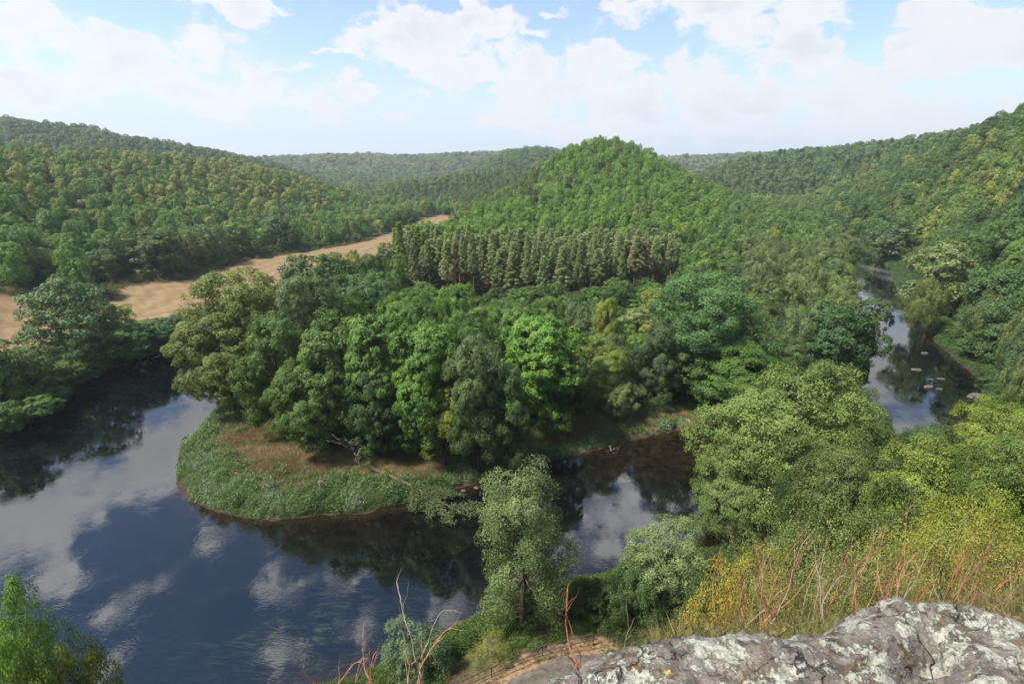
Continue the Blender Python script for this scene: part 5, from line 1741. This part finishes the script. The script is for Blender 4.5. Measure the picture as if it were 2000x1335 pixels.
# ------------------------------------------------------------------ lichen covered rock
def build_rock():
    edge = [(930, 1385), (1010, 1352), (1070, 1330), (1150, 1302), (1250, 1268), (1350, 1248), (1450, 1233), (1560, 1222), (1625, 1205), (1665, 1180), (1700, 1158), (1745, 1148),
            (1800, 1156), (1880, 1164), (1950, 1180), (2010, 1200), (2120, 1230)]
    ze = H - 1.47
    E = np.array([on_z(x, y, ze) for x, y in edge])
    poly = np.concatenate([E, [[3.4, 0.6], [3.2, -0.4], [1.0, -0.8], [-0.1, -0.4], [-0.05, 0.3]]])
    g = 0.011
    xs = np.arange(-0.5, 3.6, g); ys = np.arange(-0.6, 2.3, g)
    X, Y = np.meshgrid(xs, ys, indexing='ij')
    x, y = X.ravel(), Y.ravel()
    sd = sdist(poly, x, y)
    w = 0.05 * fbm(x * 3.5, y * 3.5, 1.2) + 0.02 * fbm(x * 14, y * 14, 4.4)
    s = sd + w - 0.012 - 0.05 * smooth(1.1, .4, x)
    t = np.clip(-s, 0, 1)
    top = -1.475 + 0.10 * smooth(0, .8, t) * 0.6
    # tilted bedding ledges, joints and a hollow
    n1 = fbm(x * 1.3 + 3, y * 1.3, 0.4); n2 = fbm(x * 4, y * 4, 2.5, 5, .55); n3 = fbm(x * 16, y * 16, 6.1, 4, .6)
    u = x * 0.55 + y * 1.0 + 0.25 * n1
    led = (u * 3.2) % 1.0
    top = top + 0.035 * n1 + 0.026 * n2 + 0.020 * n3 + 0.008 * fbm(x * 45, y * 45, 3.3, 3, .6) - 0.022 * smooth(.80, 1.0, led) + 0.014 * led
    cr = np.abs(fbm(x * 2.2 + 9, y * 2.2 + 4, 8.3, 3))
    top = top - 0.035 * smooth(0.045, 0.0, cr)
    hx, hy = on_z(1830, 1270, H - 1.4)
    top = top - 0.10 * np.exp(-(((x - hx) * 0.8 + (y - hy) * .6) / .20) ** 2 - ((-(x - hx) * .6 + (y - hy) * .8) / .07) ** 2)
    z = np.where(s < 0, top - 0.06 * (1 - smooth(0, .10, -s)) ** 2, top - 0.06 - 2.6 * s)
    z = z + H
    V_ = np.stack([x, y, z], 1)
    nx, ny = X.shape
    idx = np.arange(nx * ny).reshape(nx, ny)
    Q = np.stack([idx[:-1, :-1], idx[1:, :-1], idx[1:, 1:], idx[:-1, 1:]], -1).reshape(-1, 4)
    Q = Q[(s[Q] < 0.7).all(1)]
    used = np.unique(Q); remap = np.zeros(nx * ny, np.int64); remap[used] = np.arange(len(used))
    me = make_mesh('rock_outcrop', V_[used], [remap[Q]], [MAT['outcrop']], smooth_shade=True)
    link('rock_outcrop', me, label='grey brown rock ledge crusted with pale lichen in the lower right corner', category='rock')


build_rock()


# ------------------------------------------------------------------ dry stems by the rock
def stem_paths(rng, hgt, thick, branchy, curl=0.12):
    paths = []

    def grow(p, d, l, r, depth):
        n = max(4, int(l / 0.035))
        pts, rad = [p.copy()], [r]
        st = l / n
        kids = []
        for i in range(n):
            d = unit(d + np.array([rng.gauss(0, curl), rng.gauss(0, curl), rng.gauss(0.02, curl * .6)]))
            p = p + d * st
            pts.append(p.copy()); rad.append(r * (1 - .75 * (i + 1) / n))
            if depth < 3 and i > n * (.35 if depth == 0 else .15) and rng.random() < branchy * (.8 if depth else .75) * (i / n):
                kids.append((p.copy(), d.copy(), rad[-1]))
        paths.append((pts, rad))
        for kp, kd, kr in kids:
            s = unit(kd + np.array([rng.uniform(-1, 1), rng.uniform(-1, 1), rng.uniform(-.1, .6)]) * .9)
            grow(kp, s, l * rng.uniform(.10, .26), kr * .75, depth + 1)
    grow(np.array([0., 0, 0]), unit(np.array([rng.uniform(-.15, .15), rng.uniform(-.15, .15), 1])), hgt, thick, 0)
    return paths


STEMS = []
for i in range(14):
    rng = random.Random(300 + i)
    v, q = tubes(stem_paths(rng, 1.0, .012 if i < 7 else .008, .5 if i < 7 else .4, .18 if i < 7 else .14), 5)
    STEMS.append(make_mesh('stem_mesh', v, [q], [MAT['stem']], smooth_shade=True))
rngS = random.Random(77)
C_RED = (0.33, 0.12, 0.07); C_ORANGE = (0.38, 0.18, 0.085); C_PALE = (0.38, 0.29, 0.22); C_PINK = (0.36, 0.19, 0.14); C_MAROON = (0.20, 0.06, 0.05)


def stem(px_base, py_top, r, kind, color, label, lean=(0, 0), th=1.0, px_top=None, ground_z=None):
    X, Y, Zt = at_r(px_top if px_top is not None else px_base, py_top, r)
    Xb, Yb, _ = at_r(px_base, py_top, r)
    zb = gz(Xb, Yb) if ground_z is None else ground_z
    h = Zt - zb
    if h < .15: return
    o = link('dry_stem', STEMS[kind], loc=(Xb, Yb, zb - .02))
    o.scale = (max(.55, h * .8) * th, max(.55, h * .8) * th, h)
    tilt = math.atan2(math.hypot(X - Xb, Y - Yb), h)
    dirn = math.atan2(Y - Yb, X - Xb)
    o.rotation_euler = (0, min(tilt, .6) * cos(dirn), rngS.uniform(-.4, .4))
    o['tint'] = list(color)
    o['label'] = label; o['category'] = 'dry stem'
    return o


for i, (xb, xt, yt, r, col, kd, lab) in enumerate([
    (632, 640, 1232, 2.6, C_RED, 0, 'red bare stem farthest left in the bottom cluster'),
    (652, 662, 1226, 2.7, C_PINK, 1, 'pinkish red forked stem second from the left at the bottom'),
    (735, 722, 1190, 2.7, C_ORANGE, 2, 'orange brown stem whose arm reaches left over the dark river'),
    (750, 748, 1216, 2.8, C_PINK, 3, 'short pinkish stem beside the one reaching left'),
    (650, 712, 1262, 2.6, C_PALE, 8, 'pale thin stem slanting up from the bottom edge'),
    (780, 822, 1172, 3.0, C_ORANGE, 4, 'orange stem in front of the blue green bush'),
    (776, 800, 1210, 2.9, C_PINK, 5, 'forked pink stem leaning on the orange one'),
    (820, 866, 1116, 3.1, C_PALE, 10, 'tall pale stem standing highest in the bottom cluster'),
    (812, 850, 1196, 3.1, C_RED, 6, 'red stem at the foot of the tall pale one'),
    (690, 676, 1240, 2.9, C_ORANGE, 1, 'thin orange stem between the pink forked one and the arm reaching left'),
    (840, 800, 1240, 2.8, C_RED, 2, 'low red stem crossing the front of the blue green bush'),
    (760, 790, 1150, 3.3, C_PALE, 7, 'pale upright stem left of the tall pale one'),
    (620, 612, 1262, 2.5, C_ORANGE, 4, 'short orange stem at the very left of the bottom cluster'),
    (1150, 1158, 1184, 3.3, C_RED, 5, 'lone red stem in front of the track'),
    (1176, 1172, 1196, 3.4, C_PINK, 0, 'small pink stem beside the lone red one'),
    (1200, 1212, 1140, 3.5, C_RED, 3, 'red wavy stem right of the lone alder foot'),
    (1214, 1226, 1176, 3.6, C_PALE, 9, 'pale stem next to the red wavy one'),
    (1066, 1098, 1276, 2.6, C_PALE, 11, 'pale hooked stem left of the lichen rock'),
    (1108, 1109, 1248, 2.8, C_PALE, 12, 'short straight pale stem left of the lichen rock'),
]):
    stem(xb, yt, r, kd, col, lab, px_top=xt, ground_z=at_r(xb, 1420, r)[2], th=.8)
right_stems = []
for i in range(78):
    if i < 36:
        xb = rngS.uniform(1400, 1680); yt = rngS.uniform(1010, 1150) - 30 * (xb > 1500); r = rngS.uniform(3.2, 5.2); w = 'behind the rock middle'
    else:
        xb = rngS.uniform(1690, 2010); yt = rngS.uniform(965, 1090); r = rngS.uniform(3.0, 5.0); w = 'behind the right rock end'
    col, cn = rngS.choice([(C_RED, 'red'), (C_ORANGE, 'orange'), (C_ORANGE, 'orange'), (C_PINK, 'pinkish'), (C_PALE, 'pale'), (C_MAROON, 'maroon')])
    o = stem(xb, yt, r, rngS.randrange(14), col, '%s dry branching stem %s' % (cn, w), px_top=xb + rngS.uniform(-45, 60), th=rngS.uniform(.35, .58))
    if o is not None:
        o['group'] = '%s dry stems %s' % (cn, w)
        right_stems.append((xb, cn, w, o))
_g = {}
for xb, cn, w, o in sorted(right_stems, key=lambda a: a[0]):
    _g.setdefault((cn, w), []).append(o)
for (cn, w), os_ in _g.items():
    for i, o in enumerate(os_):
        if len(os_) > 1: o['label'] = '%s from the left of the %s dry stems %s' % (ORD[min(i, 19)], cn, w)


# ------------------------------------------------------------------ dead wood, logs, stones, pipes
def dead_tree(name, loc, hgt, spread, seed, label, cat, mat='dead_wood', tilt=(0, 0, 0), n=22, r0=.11):
    rng = random.Random(seed)
    P = stem_paths(rng, 1.0, r0 / hgt, .8, .13)
    P = [([np.asarray(p) * hgt * (np.array([1.5, 1.5, 1]) if i else 1) for p in pts], [max(.012, r * hgt) for r in rad]) for i, (pts, rad) in enumerate(P)]
    P[0][0][0] = P[0][0][0] - np.array([0, 0, .4])
    for i in range(n):      # side limbs, each with its own twigs
        k = int(len(P[0][0]) * rng.uniform(.25, .9)); f = k / len(P[0][0])
        a = rng.uniform(0, 2 * pi)
        sub = stem_paths(rng, 1.0, r0 * .4 / spread, .6, .2)
        ca_, sa_ = cos(a), sin(a); el = rng.uniform(-.1, .8); L_ = spread * rng.uniform(.4, 1) * (1.15 - .6 * f)
        for pts, rad in sub:
            q = []
            for p in pts:
                u = np.array([p[2] * cos(el) - p[0] * sin(el), p[1], p[2] * sin(el) + p[0] * cos(el)])
                q.append(np.array([u[0] * ca_ - u[1] * sa_, u[0] * sa_ + u[1] * ca_, u[2]]) * L_ + P[0][0][k])
            P.append((q, [max(.008, r * L_) for r in rad]))
    root = link(name, None, loc=loc, label=label, category=cat)
    root.rotation_euler = tilt
    v, q = tubes(P[:1], 6)
    link('trunk', make_mesh('dead_trunk', v, [q], [MAT[mat]], smooth_shade=True), root)
    v, q = tubes(P[1:], 4)
    link('branches', make_mesh('dead_branches', v, [q], [MAT[mat]], smooth_shade=True), root)
    return root


def gp(px, py, z=1.5):
    X, Y = on_z(px, py, z)
    return (X, Y, gz(X, Y))


dead_tree('dead_tree', gp(705, 915), 8.0, 3.5, 401, 'bare grey dead tree drooping in front of the grove on the dry grass', 'dead tree', tilt=(radians(-6), radians(-10), 0), n=14, r0=.11)
dead_tree('dead_tree', gp(620, 942), 3.5, 2.6, 402, 'small bare dead branch leaning over the green reeds', 'dead tree', tilt=(0, radians(35), 0), n=12, r0=.09)
X_, Y_ = on_z(35, 590, 3)
dead_tree('dead_tree', (X_, Y_, gz(X_, Y_)), 17, 6, 403, 'grey bare snag among the trees at the left edge', 'dead tree', tilt=(0, radians(-8), 0), n=14, r0=.22)
X_, Y_ = on_z(8, 570, 3)
dead_tree('dead_tree', (X_, Y_, gz(X_, Y_)), 19, 6, 404, 'second grey snag, cut by the left edge', 'dead tree', tilt=(0, radians(6), 0), n=12, r0=.22)
X_, Y_ = on_z(1165, 690, 2.2)
dead_tree('dead_tree', (X_, Y_, gz(X_, Y_)), 12, 4, 405, 'bare pale tree between the grey willows before the pine trunks', 'dead tree', n=14, r0=.13)
dead_tree('dead_branch', gp(270, 708, 1.0), 3.2, 3.0, 406, 'fallen pale branch at the water edge of the far left bank', 'dead branch', tilt=(0, radians(60), 0), n=12, r0=.08)
dead_tree('dead_branch', gp(180, 728, 1.0), 3.4, 3.2, 407, 'grey brushwood lying at the foot of the dark linden', 'dead branch', tilt=(0, radians(-40), 0), n=16, r0=.06)
dead_tree('dead_branch', gp(1190, 868, .3), 3.4, 2.4, 408, 'fallen branch in the water below the weeping willow', 'dead branch', tilt=(radians(70), radians(40), 0), n=10, r0=.08)
X_, Y_ = on_z(1500, 560, 3)


# fallen tree that reaches into the near arm
def fallen():
    a = np.array(on_z(728, 922, 1.6)); b = np.array(on_z(925, 1010, 0.25))
    n = 9
    ts = np.linspace(0, 1, n)
    pts = [(*(a + (b - a) * t + np.array([.3 * sin(5 * t), .2 * cos(4 * t)])), 1.75 * (1 - t) ** .7 + .30) for t in ts]
    c = np.array([a[0], a[1], 0])
    rng = random.Random(31)
    loc = (a[0], a[1], 0)
    P0 = [np.array(p) - c for p in pts]
    root = link('fallen_tree', None, loc=loc, label='fallen tree lying across the green rim with mossy boughs in the river', category='fallen tree')
    v, q = tubes([(P0, [.26, .24, .21, .18, .15, .12, .1, .07, .04])], 8)
    link('trunk', make_mesh('fallen_trunk', v, [q], [MAT['log_wood']], smooth_shade=True), root)
    paths, LP = [], []
    for i in range(7):      # torn root plate
        d = np.array([rng.uniform(-1.1, -.2), rng.uniform(-.8, .8), rng.uniform(0, 1.1)])
        paths.append(([P0[0], P0[0] + d * .5, P0[0] + d * 1.1 + np.array([0, 0, .1])], [.16, .1, .02]))
    v, q = tubes(paths, 5)
    link('root', make_mesh('root_plate', v, [q], [MAT['log_wood']], smooth_shade=True), root)
    paths = []
    ax = unit(P0[-1] - P0[2])
    for i in range(20):
        s = P0[3] + (P0[8] - P0[3]) * rng.uniform(0, 1)
        side = rng.choice([-1, 1]) * rng.uniform(.35, 1)
        d = unit(ax * rng.uniform(.5, 1.1) + np.array([-ax[1], ax[0], 0]) * side + np.array([0, 0, rng.uniform(-.05, .15)]))
        l = rng.uniform(1.5, 5.5)
        e = s + d * l; e[2] = rng.uniform(.15, .5)
        m = (s + e) / 2 + np.array([rng.uniform(-.3, .3), rng.uniform(-.3, .3), .15])
        paths.append(([s, m, e], [.09, .06, .02]))
        for _ in range(int(l * 26)):
            t = rng.random(); p = s * (1 - t) + e * t + np.array([rng.gauss(0, .28), rng.gauss(0, .28), rng.uniform(.0, .35)])
            LP.append(p)
    v, q = tubes(paths, 5)
    link('branches', make_mesh('fallen_branches', v, [q], [MAT['log_wood']], smooth_shade=True), root)
    LP = np.array(LP); rs = np.random.RandomState(3); LP = np.repeat(LP, 5, 0) + rs.normal(size=(len(LP) * 5, 3)) * .14
    m = len(LP); nr = unit(rs.normal(size=(m, 3)) + [0, 0, 1]); tg = rs.normal(size=(m, 3)); tg = unit(tg - (tg * nr).sum(1, keepdims=True) * nr)
    la = rs.uniform(.07, .15, m)
    v, q = leaf_quads(LP, nr, tg, la, la * .5)
    f = link('foliage', make_mesh('fallen_leaves', v, [q], [MAT['leaf']], fattr={'lv': rs.rand(m)}), root)
    f['tint'] = [0.10, 0.14, 0.05]; f['kind'] = 'stuff'


fallen()


def stone(name, px, py, wpx, hgt, seed, label, mat='river_rock', z=0.0, flat=.4):
    X, Y = on_z(px, py, z)
    d = Y * CP + H * SP
    R = wpx / 2 * d / F * .72
    hgt *= .8
    rs = random.Random(seed)
    n1, n2 = 22, 14
    th, ph = np.meshgrid(np.linspace(0, 2 * pi, n1, endpoint=False), np.linspace(0, pi, n2), indexing='ij')
    x = np.sin(ph) * np.cos(th); y = np.sin(ph) * np.sin(th); zz = np.cos(ph)
    k = 1 + .35 * fbm(x * 1.6 + seed, y * 1.6 + zz, zz + seed * .37 + 5)
    v = np.stack([(x * k * R).ravel(), (y * k * R * .7).ravel(), (zz * k * hgt).ravel()], 1)
    idx = np.arange(n1 * n2).reshape(n1, n2)
    q = np.stack([idx, np.roll(idx, -1, 0)], 0)
    Q = np.stack([q[0][:, :-1], q[0][:, 1:], q[1][:, 1:], q[1][:, :-1]], -1).reshape(-1, 4)
    o = link(name, make_mesh(name + '_mesh', v, [Q], [MAT[mat]], smooth_shade=True), loc=(X, Y, z + hgt * .15))
    o['label'] = label; o['category'] = 'stone'
    return o


for a in [(1790, 722, 26, .35, 1, 'flat pale stone in the right river arm, uppermost of the four'),
          (1838, 740, 20, .3, 2, 'small flat stone in the river right of the uppermost one'),
          (1818, 741, 12, .2, 3, 'tiny stone between two flat ones in the right river arm'),
          (1814, 756, 24, .5, 4, 'rounded pale stone in the middle of the right river arm'),
          (1835, 760, 16, .3, 5, 'small stone touching the wake of the rounded pale one'),
          (1908, 776, 46, .9, 6, 'large pale boulder on the right bank by the dark water'),
          (1806, 690, 18, .4, 7, 'brownish stone at the foot of the right bank alders'),
          (1770, 620, 14, .35, 8, 'stone at the riffle below the pale airy willow')]:
    stone('boulder' if a[3] > .6 else 'river_stone', *a)
for i, (px_, py_) in enumerate([(905, 958), (880, 968), (930, 952), (1020, 920), (1045, 915)]):
    stone('river_stone', px_, py_, 14, .2, 20 + i, ['mossy stone by the boughs of the fallen tree', 'flat wet stone under the fallen tree boughs', 'dark stone right of the fallen tree', 'small brown stone at the shore left of the lone alder top', 'brown stone at the shore behind the lone alder top'][i])


def pipe():
    A = [(860, 1345), (960, 1300), (1010, 1275), (1060, 1258), (1110, 1246), (1160, 1234)]
    root = None
    for k, dz in ((0, 0), (1, 0)):
        pts = []
        for x, y in A:
            X, Y = on_z(x + (8 if k else 0), y + (9 if k else 0), 3.6)
            pts.append(np.array([X, Y, max(3.45, gz(X, Y) + .35)]))
        if root is None:
            base = pts[0].copy()
            root = link('pipe_run', None, loc=base, label='pair of thin dark pipes running along the upper side of the track', category='pipe')
        v, q = tubes([([p - base for p in pts], [.045] * len(pts))], 6)
        link('pipe', make_mesh('pipe_mesh', v, [q], [MAT['metal']], smooth_shade=True), root)
    for x, y in A[1::2]:
        X, Y = on_z(x, y, 3.6); zz = gz(X, Y)
        v, q = tubes([([np.array([X, Y, zz - .2]) - base, np.array([X, Y, max(3.4, zz + .3)]) - base], [.05, .05])], 6)
        link('post', make_mesh('post_mesh', v, [q], [MAT['metal']], smooth_shade=True), root)


pipe()


# ------------------------------------------------------------------ air
def haze():
    me = make_mesh('haze', [(x, y, z) for x in (-7000, 7000) for y in (-7000, 7000) for z in (-4, 320)],
                   [np.array([[0, 1, 3, 2], [4, 6, 7, 5], [0, 4, 5, 1], [2, 3, 7, 6], [0, 2, 6, 4], [1, 5, 7, 3]])])
    m, nt, N, L = new_mat('air')
    v = N('ShaderNodeVolumePrincipled'); v.inputs['Color'].default_value = (0.80, 0.88, 1.0, 1); v.inputs['Density'].default_value = 0.00014
    v.inputs['Anisotropy'].default_value = 0.2
    o = N('ShaderNodeOutputMaterial'); L(v.outputs[0], o.inputs['Volume'])
    me.materials.append(m)
    link('haze', me, kind='stuff', label='thin bluish summer haze filling the valley')


haze()
